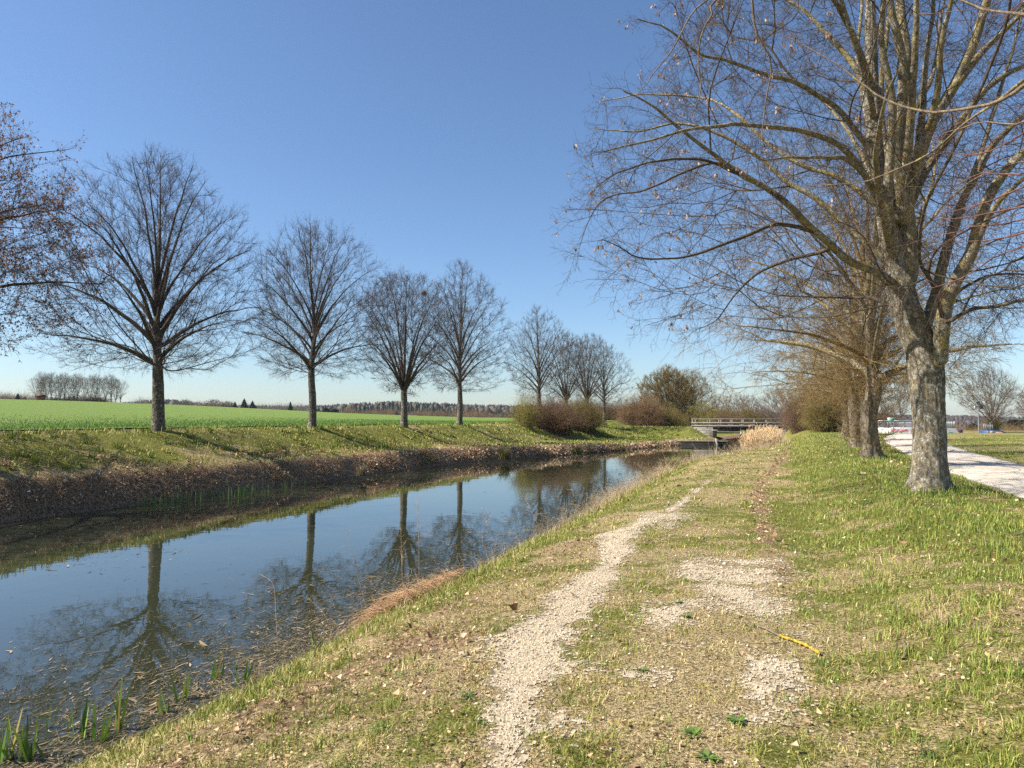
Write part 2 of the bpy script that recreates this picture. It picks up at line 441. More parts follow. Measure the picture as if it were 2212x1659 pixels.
RZ = height(RX, RY)+.03+.05*np.sin(np.pi*tt)[None]
RZ[:, 0] -= .05; RZ[:, -1] -= .05
rv = np.stack([RX, RY, RZ], -1).reshape(-1, 3)
i = np.arange(len(ry)-1)[:, None]*14+np.arange(13)[None]
rf = np.stack([i, i+1, i+15, i+14], -1).reshape(-1, 4)
kind(obj('gravel_road', new_mesh('gravel_road', rv, rf, None, [M['road']], True)), 'structure')
# worn gravel footpath
px = np.arange(-2.6, .7, .02); py = np.concatenate([np.arange(2.7, 14, .025), np.arange(14, 30, .05)])
pv, pf = grid(px, py, lambda X, Y: height(X, Y)+.004)
cen = pv[pf].mean(1)
keep = gravel_mask(cen[:, 0], cen[:, 1])+np.random.default_rng(1).normal(0, .22, len(cen)) > .26
pf = pf[keep]; used = np.unique(pf); rem = np.zeros(len(pv), int); rem[used] = np.arange(len(used))
kind(obj('footpath', new_mesh('footpath', pv[used], rem[pf], None, [M['path']], True)), 'structure')

# water
def m_water():
    t = NT('canal_water'); c = t.geo()
    mp = t.n('ShaderNodeMapping', Vector=c); mp.inputs['Rotation'].default_value = (0, 0, .3); mp.inputs['Scale'].default_value = (1., 1., 1.)
    n1 = t.noise(mp.outputs[0], 1.3, 3, .5); n2 = t.noise(mp.outputs[0], 7., 2, .5)
    h = t.math('ADD', n1, t.math('MULTIPLY', n2, .12))
    p = t.bsdf((.028, .032, .018), .008, h, .022, .12, .5)
    p.inputs['IOR'].default_value = 1.72
    return t.m
M['water'] = m_water()
wy = np.concatenate([np.linspace(-60, 10, 12), np.linspace(12, 130, 60), np.linspace(140, 398, 20)])
wt = np.linspace(0, 1, 8)
WX = (wl(wy)-.6)[:, None]+(wr(wy)+.6-wl(wy)+.6)[:, None]*wt[None]
wv = np.stack([WX, np.repeat(wy[:, None], 8, 1), np.full_like(WX, WATER)], -1).reshape(-1, 3)
i = np.arange(len(wy)-1)[:, None]*8+np.arange(7)[None]
kind(obj('canal_water', new_mesh('canal_water', wv, np.stack([i, i+1, i+9, i+8], -1).reshape(-1, 4), None, [M['water']], True)), 'structure')
# ------------------------------------------------------------------ trees
def bez(p0, p1, p2, n):
    s = np.linspace(0, 1, n)[:, None]
    return (1-s)**2*np.array(p0)+2*s*(1-s)*np.array(p1)+s**2*np.array(p2)
def resample(pts, step):
    pts = np.asarray(pts, float)
    # Catmull-Rom, then even steps
    if len(pts) > 2:
        P = np.concatenate([[2*pts[0]-pts[1]], pts, [2*pts[-1]-pts[-2]]])
        out = []
        for k in range(1, len(P)-2):
            s = np.linspace(0, 1, 8, endpoint=False)[:, None]
            a, b, c, d = P[k-1], P[k], P[k+1], P[k+2]
            out.append(.5*(2*b+(c-a)*s+(2*a-5*b+4*c-d)*s**2+(3*b-a-3*c+d)*s**3))
        pts = np.concatenate(out+[pts[-1:]])
    L = np.concatenate([[0], np.cumsum(np.linalg.norm(np.diff(pts, axis=0), axis=1))])
    n = max(2, int(round(L[-1]/step))+1)
    q = np.linspace(0, L[-1], n)
    return np.stack([np.interp(q, L, pts[:, k]) for k in range(3)], 1)

class Tree:
    def __init__(s, seed):
        s.rng = np.random.default_rng(seed)
        s.pos = []; s.par = []; s.fix = []; s.lim = []; s.nl = 0
    def limb(s, pts, r0, r1, step=.35, on=None, pw=1., wob=0.):
        q = resample(pts, step); n = len(q)
        if wob: q[1:] += np.cumsum(s.rng.normal(0, wob, (n-1, 3)), 0)*np.linspace(.3, 1, n-1)[:, None]
        r = r1+(r0-r1)*(1-np.linspace(0, 1, n))**pw
        if not s.pos: prev = -1; st = 0
        else:
            A = np.array(s.pos); d = np.linalg.norm(A-q[0], axis=1)
            if on is not None: d = d+np.where(np.array(s.lim) == on, 0, 99)
            prev = int(d.argmin()); st = 1
            if d.min() > step*1.2: st = 0
        for k in range(st, n):
            s.pos.append(q[k]); s.par.append(prev); s.fix.append(r[k]); s.lim.append(s.nl); prev = len(s.pos)-1
        s.nl += 1
        return s.nl-1
    def fill(s, pts, bf=.3, ka=.6, zmin=0., rmin=0.):
        P = np.asarray(pts, float); N = len(P); n0 = len(s.pos)
        A = np.array(s.pos); par = np.array(s.par)
        plen = np.zeros(n0); D = np.zeros((n0, 3))
        for k in range(n0):
            if par[k] >= 0:
                v = A[k]-A[par[k]]; l = np.linalg.norm(v); plen[k] = plen[par[k]]+l; D[k] = v/(l+1e-9)
        best = np.full(N, 1e9); bn = np.zeros(N, int)
        def upd(i, p, d, l):
            v = P-p; ds = np.linalg.norm(v, axis=1)+1e-6
            c = ds*(1+ka*(1-(v@d)/ds))+bf*l
            m = c < best; best[m] = c[m]; bn[m] = i
        for k in range(n0):
            if A[k][2] >= zmin: upd(k, A[k], D[k], plen[k])
        done = np.zeros(N, bool)
        for it in range(N):
            b = np.where(done, 1e9, best); i = int(b.argmin())
            if b[i] >= 1e8: break
            done[i] = True; j = bn[i]; p = P[i]
            v = p-s.pos[j]; l = np.linalg.norm(v)
            s.pos.append(p); s.par.append(int(j)); s.fix.append(0.); s.lim.append(-1)
            k = len(s.pos)-1
            upd(k, p, v/(l+1e-9), (plen[j] if j < n0 else s._pl[j])+l) if False else None
            if j < len(plen): pl = plen[j]+l
            plen = np.append(plen, pl)
            upd(k, p, v/(l+1e-9), pl)
    def finish(s, tip=.004, e=2.3, smooth=2, ch_sub=1, cap=.6):
        s.P = np.array(s.pos); s.pa = np.array(s.par); n = len(s.P)
        fixed = np.array(s.lim) >= 0
        acc = np.zeros(n); kids = [[] for _ in range(n)]
        for k in range(n-1, 0, -1): kids[s.pa[k]].append(k)
        r = np.zeros(n)
        for k in range(n-1, -1, -1):
            v = acc[k] if kids[k] else tip**e
            r[k] = max(v**(1/e), s.fix[k])
            if s.pa[k] >= 0: acc[s.pa[k]] += min(r[k], 1.)**e if not fixed[k] else max(v, tip**e)
        fx = np.array(s.fix)
        r = np.where(fixed, fx, r)
        for k in range(1, n):       # a branch is thinner than what carries it
            if not fixed[k]: r[k] = min(r[k], r[s.pa[k]]*(cap if fixed[s.pa[k]] else .96))
        main = np.full(n, -1)
        for k in range(n):
            if kids[k]:
                same = [c for c in kids[k] if s.lim[c] == s.lim[k] and s.lim[k] >= 0]
                main[k] = same[0] if same else max(kids[k], key=lambda c: r[c])
                if s.lim[k] >= 0 and not same: main[k] = max(kids[k], key=lambda c: r[c])
        free = np.where(~fixed)[0]
        for _ in range(smooth):
            Q = s.P.copy()
            mk = main[free]; pk = s.P[s.pa[free]]
            nx = np.where((mk >= 0)[:, None], s.P[mk], s.P[free])
            w = np.where(mk >= 0, .25, 0.)[:, None]
            Q[free] = s.P[free]*(1-2*w)+w*(pk+nx)
            s.P = Q
        s.r = r; s.main = main; s.kids = kids; s.fixed = fixed
        s.dir = np.zeros((n, 3)); ok = s.pa >= 0
        s.dir[ok] = s.P[ok]-s.P[s.pa[ok]]; s.dir /= np.linalg.norm(s.dir, axis=1)[:, None]+1e-9
        # chains
        s.chains = []
        starts = [0]+[c for k in range(n) for c in kids[k] if c != main[k]]
        for c in starts:
            ch = [s.pa[c]] if s.pa[c] >= 0 else []
            k = c
            while k >= 0: ch.append(k); k = main[k]
            s.chains.append(ch)
        return s
    def meshes(s, limb_r=.045, limb_max=12, trunk_sides=20, flare=1.5, side_scale=1., relief=0.):
        trunk, crown = Acc(), Acc(); limbs = []
        order = sorted(range(1, len(s.chains)), key=lambda i: -s.r[s.chains[i][1]])
        limb_ids = [i for i in order if s.r[s.chains[i][1]] >= limb_r][:limb_max]
        for i, ch in enumerate(s.chains):
            ch = np.array(ch); p = s.P[ch].copy(); r = s.r[ch].copy()
            if i > 0: r[0] = min(r[0], r[1]*1.25)
            rm = r[:3].max()
            if i == 0: sides = trunk_sides
            else: sides = 10 if rm > .09*side_scale else 7 if rm > .045*side_scale else 5 if rm > .018*side_scale else 3
            if len(p) > 2 and rm > .008:
                q = resample(p, .045 if (i == 0 and relief) else max(.12, .5*np.linalg.norm(p[1]-p[0]))) if rm > .02 else p
                L0 = np.linspace(0, 1, len(p)); r = np.interp(np.linspace(0, 1, len(q)), L0, r); p = q
            if i == 0:
                z = p[:, 2]-p[0, 2]; r = r*(1+(flare-1)*np.exp(-z/.28))
            v, f = tube(p, r, sides)
            if i == 0:
                c = np.repeat(p, sides, 0); d = v-c
                a = np.arctan2(d[:, 1], d[:, 0])
                amp = 1+.10*(fnoise(a*1.2+9, v[:, 2]*.9, .8, 5)-.5)+.07*(fnoise(a*3+30, v[:, 2]*1.5, .5, 6)-.5)+.18*np.exp(-(v[:, 2]-p[0, 2])/.25)*np.sin(a*5+1)
                if relief:
                    rr_ = np.linalg.norm(d, axis=1)+1e-6
                    fur = np.abs(fnoise(d[:, 0]/.055+40, v[:, 2]/.42+d[:, 1]/.055, 1., 71, 3)-.5)*2
                    knot = (fnoise(d[:, 0]/.2, v[:, 2]/.3+d[:, 1]/.2, 1., 73, 2)-.5)
                    toe = np.exp(-(v[:, 2]-p[0, 2])/.16)*np.maximum(0, np.sin(a*3.+.6)+.6*np.sin(a*7+2))*.35
                    amp = amp+relief*(fur-.4)/rr_+.5*relief*knot*2/rr_*1.5+toe
                v = c+d*amp[:, None]; trunk.add((v, f))
            elif i in limb_ids:
                A = Acc(); A.add((v, f)); limbs.append(A)
            else: crown.add((v, f))
        s.crown = crown
        return trunk, limbs, crown
    def twigs(s, rmax=.012, per=3, L=(.25, .6), r=.0035, out=.5, up=.25, droop=0., sub=(.35, .6, .85), third=False, center=None, maxn=None, zmin=-99):
        rng = s.rng
        m = np.where((s.r < rmax) & (s.pa >= 0) & (s.P[:, 2] > zmin))[0]
        idx = np.repeat(m, per)
        term = m[s.main[m] < 0]; idx = np.concatenate([idx, np.repeat(term, 2)])
        if maxn and len(idx) > maxn: idx = rng.choice(idx, maxn, replace=False)
        n = len(idx); f = rng.random(n)
        B = s.P[idx]*(1-f[:, None])+s.P[s.pa[idx]]*f[:, None]
        D = s.dir[idx]
        c = s.P[s.fixed].mean(0) if center is None else np.asarray(center)
        o = B-c; o /= np.linalg.norm(o, axis=1)[:, None]+1e-9
        d = D*.8+o*out+rng.normal(0, .55, (n, 3)); d[:, 2] += up-droop*rng.random(n)
        d /= np.linalg.norm(d, axis=1)[:, None]
        ln = rng.uniform(*L, n)
        K = 5; t = np.linspace(0, 1, K)
        cv = rng.normal(0, .25, (n, 3)); cv[:, 2] += up*.4-droop*.5
        P = B[:, None]+ln[:, None, None]*(t[None, :, None]*d[:, None]+(t**2)[None, :, None]*cv[:, None])
        P[:, 1:] += rng.normal(0, .03, (n, K-1, 3))*ln[:, None, None]
        R = r*(1-.6*t)[None]*rng.uniform(.8, 1.25, n)[:, None]
        s.crown.add(tubes(P, R))
        tips = [P[:, -1]]
        P2s = []; prev = P
        for tt in sub:
            k0 = int(tt*(K-1)); fr = tt*(K-1)-k0; b2 = P[:, k0]*(1-fr)+P[:, min(k0+1, K-1)]*fr
            pr = rng.normal(0, 1, (n, 3)); pr -= (pr*d).sum(1)[:, None]*d; pr /= np.linalg.norm(pr, axis=1)[:, None]+1e-9
            d2 = d*.7+pr*.75; d2[:, 2] += up*.3-droop*.3; d2 /= np.linalg.norm(d2, axis=1)[:, None]
            l2 = ln*rng.uniform(.3, .65, n)*(1.15-.5*tt)
            t2 = np.linspace(0, 1, 3); cv = rng.normal(0, .22, (n, 3)); cv[:, 2] += up*.3
            Q = b2[:, None]+l2[:, None, None]*(t2[None, :, None]*d2[:, None]+(t2**2)[None, :, None]*cv[:, None])
            R2 = r*.72*(1-.55*t2)[None]*np.ones((n, 1))
            s.crown.add(tubes(Q, R2)); tips.append(Q[:, -1])
            if third:
                sel = rng.random(n) < .7; b3 = Q[sel, 1]; pr = rng.normal(0, 1, (len(b3), 3))
                d3 = d2[sel]*.7+pr*.5; d3 /= np.linalg.norm(d3, axis=1)[:, None]
                Q3 = b3[:, None]+(l2[sel]*rng.uniform(.35, .7, len(b3)))[:, None, None]*(np.linspace(0, 1, 3)[None, :, None]*d3[:, None])
                Q3[:, 1] += rng.normal(0, .012, (len(b3), 3))
                s.crown.add(tubes(Q3, r*.55*np.ones((len(b3), 3))*np.array([[1, .8, .5]]))); tips.append(Q3[:, -1])
        s.tips = np.concatenate(tips)

PROF = np.array([[0, .50], [.10, .82], [.25, 1], [.42, 1.], [.6, .90], [.76, .70], [.88, .47], [.96, .26], [1, .08]])
FLAT = np.array([[0, .30], [.15, .62], [.35, .86], [.6, 1], [.8, .93], [.92, .68], [1, .3]])
def envelope(rng, n, z0, z1, R, prof=PROF, bias=.62, lean=(0, 0), asym=.18, lump=.26):
    t = rng.random(n*6); w = np.interp(t, prof[:, 0], prof[:, 1])
    t = t[rng.random(n*6) < w**1.6][:n]; w = np.interp(t, prof[:, 0], prof[:, 1])
    n = len(t)
    a = rng.random(n)*2*np.pi; a0, a1 = rng.random(2)*6.28
    rr = R*w*(1+asym*np.cos(a-a0)+lump*np.sin(3*a+5*t+a1)*.5+lump*(vnoise(a*2+7, t*6, 1., int(a0*100))-.5))*rng.random(n)**bias
    z = z0+(z1-z0)*t
    return np.stack([rr*np.cos(a)+lean[0]*t, rr*np.sin(a)+lean[1]*t, z], 1)

def lime(seed, H, zf, R, r0, npts, nl=9, prof=PROF, leader=True, z0=None, bf=.28, droop=.0, tip=.005, lean=(0, 0), step=.4, limb_r=None, fork_span=.38, stems=1):
    T = Tree(seed); g = T.rng
    top = H*.97
    if z0 is None: z0 = zf*.85
    wob = g.normal(0, .03, (5, 2))*r0*3
    if leader:
        zs = np.array([0, zf*.5, zf, zf+(H-zf)*.3, zf+(H-zf)*.62, top])
        pts = [(wob[min(k, 4)][0]*(k > 0)*(1+k*.5)+lean[0]*z/H, wob[min(k, 4)][1]*(k > 0)*(1+k*.5)+lean[1]*z/H, z) for k, z in enumerate(zs)]
        q = resample(pts, step); T.limb(pts, r0, .012, step, pw=1.)
        zz = np.array(T.pos)[:, 2]
        T.fix = [float(np.interp(z, [0, zf, zf+.01*(H-zf), zf+.35*(H-zf), zf+.7*(H-zf), H], [r0, r0*.83, r0*.74, r0*.38, r0*.17, .012])) for z in zz]
    else:
        pts = [(0, 0, 0), (wob[0][0], wob[0][1], zf*.5), (wob[1][0], wob[1][1], zf)]
        T.limb(pts, r0, r0*.9, step)
    a = g.random()*6.28
    for k in range(nl):
        u = (k+.5)/nl
        a += 2.399+g.normal(0, .25)
        h0 = zf+(fork_span*(H-zf)*u if leader else -.15+g.random()*.2)
        te = np.clip(.27+.68*u+g.normal(0, .05), .2, .95)
        w = R*np.interp(te, prof[:, 0], prof[:, 1])*g.uniform(.82, .97)
        ze = z0+(H-z0)*te
        if leader: sx = np.interp(h0, [p[2] for p in pts], [p[0] for p in pts]); sy = np.interp(h0, [p[2] for p in pts], [p[1] for p in pts])
        else: sx, sy = pts[-1][:2]
        p0 = np.array([sx, sy, h0]); ca, sa = math.cos(a), math.sin(a)
        p2 = np.array([lean[0]*te+w*ca, lean[1]*te+w*sa, max(ze, h0+.4)-droop*(1-u)*w*.35])
        rise = .62*(p2[2]-h0)+.10*w
        p1 = np.array([sx+ca*w*.42, sy+sa*w*.42, h0+rise])
        rb = r0*(.42-.15*u)*g.uniform(.75, 1.2) if leader else r0*g.uniform(.36, .5)
        T.limb(bez(p0, p1, p2, 7), rb, .011, step, wob=.03, on=0, pw=1.15)
    P = envelope(g, npts, z0, H, R, prof, lean=lean)
    if droop:
        rad = np.hypot(P[:, 0], P[:, 1])/R
        P[:, 2] -= droop*np.clip(rad-.55, 0, 1)*3*np.clip(1-(P[:, 2]-z0)/(H-z0)*1.6, 0, 1)
    T.fill(P, bf, .7, zmin=zf*.95)
    T.finish(tip)
    return T

def emit(T, name, label, cat, loc, group, mats, limb_r=.05, limb_max=10, rz=0., tw={}, ts=16, flare=1.45, side=1., extra=None, relief=0.):
    tr, lb, cr = T.meshes(limb_r, limb_max, ts, flare, side, relief)
    if tw: T.twigs(**tw)
    if extra: extra(T)
    t = thing(name, label, cat, loc, rz, group)
    obj('trunk', tr.mesh('trunk', [mats[0]]), t)
    for A in lb: obj('limb', A.mesh('limb', [mats[1]]), t)
    obj('crown', cr.mesh('crown', [mats[2]]), t)
    return t

def flecks(P, rng, n, size, colors, hang=.6):
    """small papery bracts hanging from twig tips: crossed bent quads with their own colour"""
    c = P[rng.choice(len(P), n)]+rng.normal(0, .02, (n, 3))
    d = rng.normal(0, .5, (n, 3)); d[:, 2] -= hang; d /= np.linalg.norm(d, axis=1)[:, None]
    s = rng.normal(0, 1, (n, 3)); s -= (s*d).sum(1)[:, None]*d; s /= np.linalg.norm(s, axis=1)[:, None]
    nn = np.cross(d, s)
    L = rng.uniform(.7, 1.5, n)[:, None]*size; W = L*rng.uniform(.18, .34, n)[:, None]
    mid = c+d*L*.5+nn*L*.15
    v = np.stack([c-s*W*.4, c+s*W*.4, mid+s*W, mid-s*W, c+d*L+s*W*.3, c+d*L-s*W*.3], 1).reshape(-1, 3)
    b = np.arange(n)[:, None]*6
    f = np.concatenate([b+np.array([[0, 1, 2, 3]]), b+np.array([[3, 2, 4, 5]])])
    col = np.asarray(colors)[rng.integers(0, len(colors), n)]*rng.uniform(.7, 1.2, (n, 1))
    return v, f, np.repeat(col, 6, 0)

def hz(x, y): return float(height(np.array([x]), np.array([y]))[0])
GL = 'bare lime trees along the far bank'
LM = (M['bark_left'], M['limb_left'], M['twig_left'])
# tree at the left edge, still carrying its brown bracts
def brown(T, parent, n, size, cols):
    v, f, c = flecks(T.tips, T.rng, n, size, cols)
    kind(obj('dry_bracts', new_mesh('dry_bracts', v, f, None, [M['litter']], False, col=c), parent), 'stuff')
T = lime(11, 11.3, 2.9, 6.6, .31, 2300, 20, droop=.5, z0=2.6)
t = emit(T, 'lime_tree', 'lime tree cut off by the left edge, crown full of brown withered bracts', 'tree', (TREEX, 13.4, hz(TREEX, 13.4)-.05), GL, LM,
         tw=dict(rmax=.013, per=4, L=(.25, .65), r=.0044, up=.2, sub=(.3, .55, .8)))
brown(T, t, 70000, .055, [(.42, .20, .09), (.30, .14, .07), (.50, .30, .16), (.22, .11, .07)])
SPEC = [
    # seed, Y, H, fork, R, r0, npts, limbs, label
    (21, 24.1, 12.05, 2.75, 4.9, .255, 2700, 22, PROF, True, 'biggest lime wholly in view on the far bank, broad oval crown'),
    (32, 35.0, 11.9, 3.2, 4.25, .215, 2300, 20, PROF, True, 'lime with tall straight trunk, second whole tree from the left'),
    (43, 45.3, 10.5, 2.5, 3.7, .24, 2000, 16, FLAT, False, 'flat topped vase shaped lime with a brown dead leaf clump high in its crown'),
    (54, 55.3, 13.6, 3.1, 4.05, .235, 2000, 20, PROF, True, 'slender lime with a pointed egg shaped crown beside the flat topped one'),
    (65, 77.2, 13.0, 3.0, 4.4, .25, 1600, 18, PROF, True, 'lime rising out of the left end of the brown thicket on the far slope'),
    (76, 88.0, 11.1, 2.8, 3.7, .24, 1200, 15, FLAT, False, 'forked lime standing in the middle of the brown thicket'),
    (87, 98.6, 12.2, 3.0, 3.7, .27, 1200, 15, FLAT, False, 'olive tinged lime at the right end of the brown thicket'),
    (98, 109.4, 12.4, 2.9, 4.4, .25, 1300, 17, PROF, True, 'last lime of the far bank row, on green slope between two thickets'),
]
LEFT = []
for seed, Y, H, zf, R, r0, npts, nl, prof, lead, lab in SPEC:
    lr = np.random.default_rng(seed*7); T = lime(seed, H, zf, R, r0, npts, nl, prof, lead, lean=tuple(lr.normal(0, .32, 2)), droop=.35, tip=.0055, z0=zf*.9, bf=.40 if lead else .46)
    far = Y/30.
    if seed == 21:      # the long low bough towards the right
        pass
    t = emit(T, 'lime_tree', lab, 'tree', (TREEX+(.25 if seed == 43 else 0), Y, hz(TREEX, Y)-.05), GL, LM,
             tw=dict(rmax=.014, per=3, L=(.22, .55), r=.0044*max(1, far**.45), up=.3, sub=(.3, .55, .8) if Y < 60 else (.4, .75)), ts=14 if Y < 60 else 9, flare=1.28)
    LEFT.append((t, T))
    if seed == 43:
        brown(T, t, 900, .08, [(.28, .12, .05), (.2, .1, .05)])
        top = T.P[np.argmax(T.P[:, 2]+.6*T.P[:, 0])]
        top = np.array([1.25, .5, 9.3]); g = T.rng
        n = 260; d = g.normal(0, 1, (n, 3)); d /= np.linalg.norm(d, axis=1)[:, None]
        q = top+d[:, None]*np.linspace(.02, .26, 4)[None, :, None]*g.uniform(.6, 1, (n, 1, 1))+g.normal(0, .03, (n, 4, 3))
        v, f = tubes(q, np.full((n, 4), .006)); o = obj('dead_leaf_clump', new_mesh('dead_leaf_clump', v, f, None, [M['twig_row']]), t)

# ---- the big lime on the right, limbs laid out by hand
B0 = gp(2008, 1062, .30); DEP = -B0[0]*math.sin(TH)+B0[1]*math.cos(TH)
B0[2] = hz(B0[0], B0[1])-.06
T = Tree(7)
def L(pl, off0, off1, r0, r1, on=None, step=.22, pw=1., base=None, wob=.013):
    k = np.linspace(0, 1, len(pl))
    pts = [dp(u, v, DEP+off0+(off1-off0)*kk)-B0 for (u, v), kk in zip(pl, k)]
    return T.limb(pts, r0, r1, step, on=on, pw=pw, wob=wob)
tk = [(2008, 1068), (2007, 980), (2007, 880), (2000, 800), (1985, 740), (1962, 680), (1945, 625), (1935, 560), (1918, 490), (1902, 400), (1892, 332), (1885, 230), (1882, 133), (1879, 0), (1872, -140), (1868, -300)]
L(tk, 0, .4, .31, .03, wob=0.)
zz = np.array(T.pos)[:, 2]; T.fix = [float(np.interp(z, [0, 1.0, 2.3, 2.9, 3.5, 4.2, 5., 7, 9, 12.2], [.285, .272, .285, .275, .235, .205, .168, .135, .10, .03])) for z in zz]
S = {}
S['b'] = L([(1957, 615), (1960, 540), (1955, 470), (1948, 332), (1962, 232), (1968, 116), (1958, 0), (1950, -150), (1960, -300)], .1, .9, .205, .025, 0)
S['c'] = L([(1950, 430), (1938, 299), (1952, 199), (1950, 116), (1928, 17), (1905, -120), (1890, -260)], -.2, -.9, .12, .02, S['b'])
S['d'] = L([(1948, 465), (1981, 348), (2011, 265), (2058, 192), (2104, 100), (2131, 17), (2170, -100), (2200, -220)], -.1, -1.2, .14, .02, S['b'])
S['e'] = L([(2050, 205), (2111, 126), (2164, 73), (2215, 20), (2290, -60)], -.7, .3, .075, .015, S['d'])
S['f'] = L([(1968, 435), (2005, 358), (2071, 265), (2137, 186), (2212, 143), (2320, 110), (2420, 90)], .6, 2.6, .10, .015, S['b'])
S['g'] = L([(1972, 245), (1995, 205), (2018, 159), (2045, 33), (2075, -90)], .8, 2.2, .06, .015, S['b'])
S['h'] = L([(2012, 262), (2028, 190), (2036, 110), (2058, 0), (2080, -110)], -.6, -2.0, .06, .015, S['d'])
S['R1'] = L([(1995, 720), (2003, 693), (2023, 634), (2042, 560), (2084, 431), (2111, 391), (2154, 315), (2212, 259), (2300, 170), (2380, 60)], .15, 1.6, .115, .02, 0)
S['R2'] = L([(2024, 800), (2032, 766), (2032, 736), (2046, 650), (2069, 600), (2096, 551), (2121, 465), (2154, 398), (2210, 335), (2300, 250), (2390, 170)], -.1, -.9, .14, .02, 0)
S['A'] = L([(1940, 625), (1899, 590), (1836, 563), (1790, 525), (1745, 488), (1700, 443), (1646, 407), (1596, 380), (1528, 326), (1465, 280), (1406, 231), (1345, 205)], -.05, -1.4, .088, .012, 0)
S['F'] = L([(1925, 575), (1867, 520), (1813, 475), (1754, 421), (1700, 389), (1640, 335), (1560, 290), (1470, 265), (1380, 285), (1290, 280)], .2, 2.0, .07, .01, 0)
S['B'] = L([(1912, 470), (1863, 372), (1813, 317), (1754, 289), (1686, 276), (1596, 271), (1506, 276), (1400, 300), (1290, 330)], -.1, -2.6, .066, .01, 0)
S['E'] = L([(1905, 452), (1813, 384), (1731, 355), (1664, 312), (1605, 258), (1555, 217), (1501, 203), (1400, 195), (1310, 205)], .3, 3.2, .058, .01, 0)
S['C'] = L([(1895, 345), (1822, 253), (1768, 213), (1709, 181), (1641, 167), (1573, 140), (1505, 122), (1430, 70), (1370, 50)], .3, -.8, .064, .01, 0)
S['D'] = L([(1888, 260), (1854, 158), (1813, 104), (1754, 41), (1700, 0), (1610, -50), (1500, -80)], .3, 1.6, .07, .01, 0)
S['G'] = L([(1886, 200), (1850, 90), (1800, 0), (1740, -80), (1650, -150)], .3, -2.2, .065, .01, 0)
S['A1'] = L([(1700, 443), (1670, 415), (1618, 384), (1555, 353), (1483, 375), (1401, 416), (1325, 426), (1290, 450)], -.9, -.3, .036, .006, S['A'])
S['A2'] = L([(1760, 500), (1700, 484), (1664, 484), (1596, 511), (1505, 538), (1415, 552), (1350, 528), (1300, 505)], -.5, -1.9, .042, .006, S['A'])
S['A3'] = L([(1800, 535), (1760, 548), (1722, 556), (1646, 583), (1587, 633), (1546, 687), (1501, 706)], -.4, .9, .038, .006, S['A'])
S['A4'] = L([(1600, 381), (1540, 352), (1470, 345), (1400, 356), (1330, 380), (1285, 420)], -1., -2.6, .028, .006, S['A'])
S['K'] = L([(2033, 700), (2060, 690), (2096, 668), (2149, 662), (2212, 648), (2300, 650)], -.3, -1.6, .04, .006, S['R2'])
S['K2'] = L([(2045, 655), (2085, 620), (2140, 595), (2212, 600), (2290, 620)], -.3, .9, .03, .006, S['R2'])
S['u1'] = L([(1926, 520), (1918, 430), (1925, 330), (1930, 220), (1912, 90), (1915, -60), (1905, -200)], -.3, -1.6, .10, .02, 0)
S['u2'] = L([(1935, 545), (1932, 440), (1915, 330), (1905, 200), (1925, 60), (1945, -120)], .3, 1.8, .10, .02, 0)
S['u3'] = L([(1958, 470), (1972, 390), (1990, 290), (2000, 180), (2012, 60), (2030, -120)], .4, 1.1, .095, .02, S['b'])
S['u4'] = L([(1952, 400), (1965, 300), (1975, 190), (1985, 80), (1992, -60), (2010, -200)], -.2, -2.2, .085, .018, S['b'])
S['u5'] = L([(2060, 510), (2085, 420), (2125, 300), (2160, 180), (2190, 60), (2210, -60)], .6, 2.4, .06, .015, S['R1'])
S['u6'] = L([(2100, 545), (2150, 450), (2215, 380), (2290, 330)], -.4, -2.0, .055, .015, S['R2'])
S['u7'] = L([(1893, 330), (1870, 220), (1855, 110), (1858, 0), (1840, -140)], .2, 2.6, .065, .015, 0)
S['u8'] = L([(1885, 235), (1858, 140), (1822, 40), (1790, -60), (1775, -200)], -.1, -1.6, .055, .012, 0)
S['N1'] = L([(1925, 540), (1905, 460), (1885, 380), (1880, 300), (1905, 180)], -.2, -3.6, .08, .012, 0)
S['N2'] = L([(1930, 590), (1960, 520), (1990, 450), (2010, 380), (2000, 300)], .2, 4.2, .08, .012, 0)
S['N3'] = L([(1908, 430), (1860, 330), (1800, 240), (1700, 160)], .2, 4.4, .06, .01, 0)
S['N4'] = L([(1905, 420), (1840, 350), (1780, 330), (1660, 330)], -.2, -4., .06, .01, 0)
g = T.rng
n = 3300
n = 4600
P = np.concatenate([envelope(g, n, 3.0, 12.6, 6.1, np.array([[0, .55], [.12, .84], [.3, 1], [.55, .96], [.75, .8], [.9, .5], [1, .2]]), bias=.55, asym=.05)+np.array([-.3, .1, 0])])
P[:, 2] -= .9*np.clip(np.hypot(P[:, 0], P[:, 1])-3.6, 0, 3)*np.clip((6.-P[:, 2])/3, 0, 1)*.6
T.fill(P, .16, .8, zmin=2.2); T.finish(.0042, 2.25, 2, cap=.45)
bigT = T
t = emit(T, 'lime_tree', 'huge bare lime on the right, lichen covered leaning trunk splitting into many limbs', 'tree', tuple(B0), 'lime trees along the gravel road',
         (M['bark_big'], M['limb_big'], M['twig_big']), limb_r=.045, limb_max=30, ts=110, relief=.022, flare=1.33, side=.55,
         tw=dict(rmax=.0125, per=2, L=(.22, .62), r=.0034, out=.4, up=.05, droop=.25, sub=(.3, .5, .7, .9), third=True))
dl = bigT.tips; wx = dl@np.array([math.cos(TH), math.sin(TH), 0.])
side_t = dl[(wx < -3.2)]
v, f, c = flecks(side_t[g.choice(len(side_t), 260)], g, 1500, .045, [(.40, .27, .18), (.48, .36, .26), (.28, .16, .10)], 1.6)
kind(obj('dry_bracts', new_mesh('dry_bracts', v, f, None, [M['litter']], False, col=c), t), 'stuff')

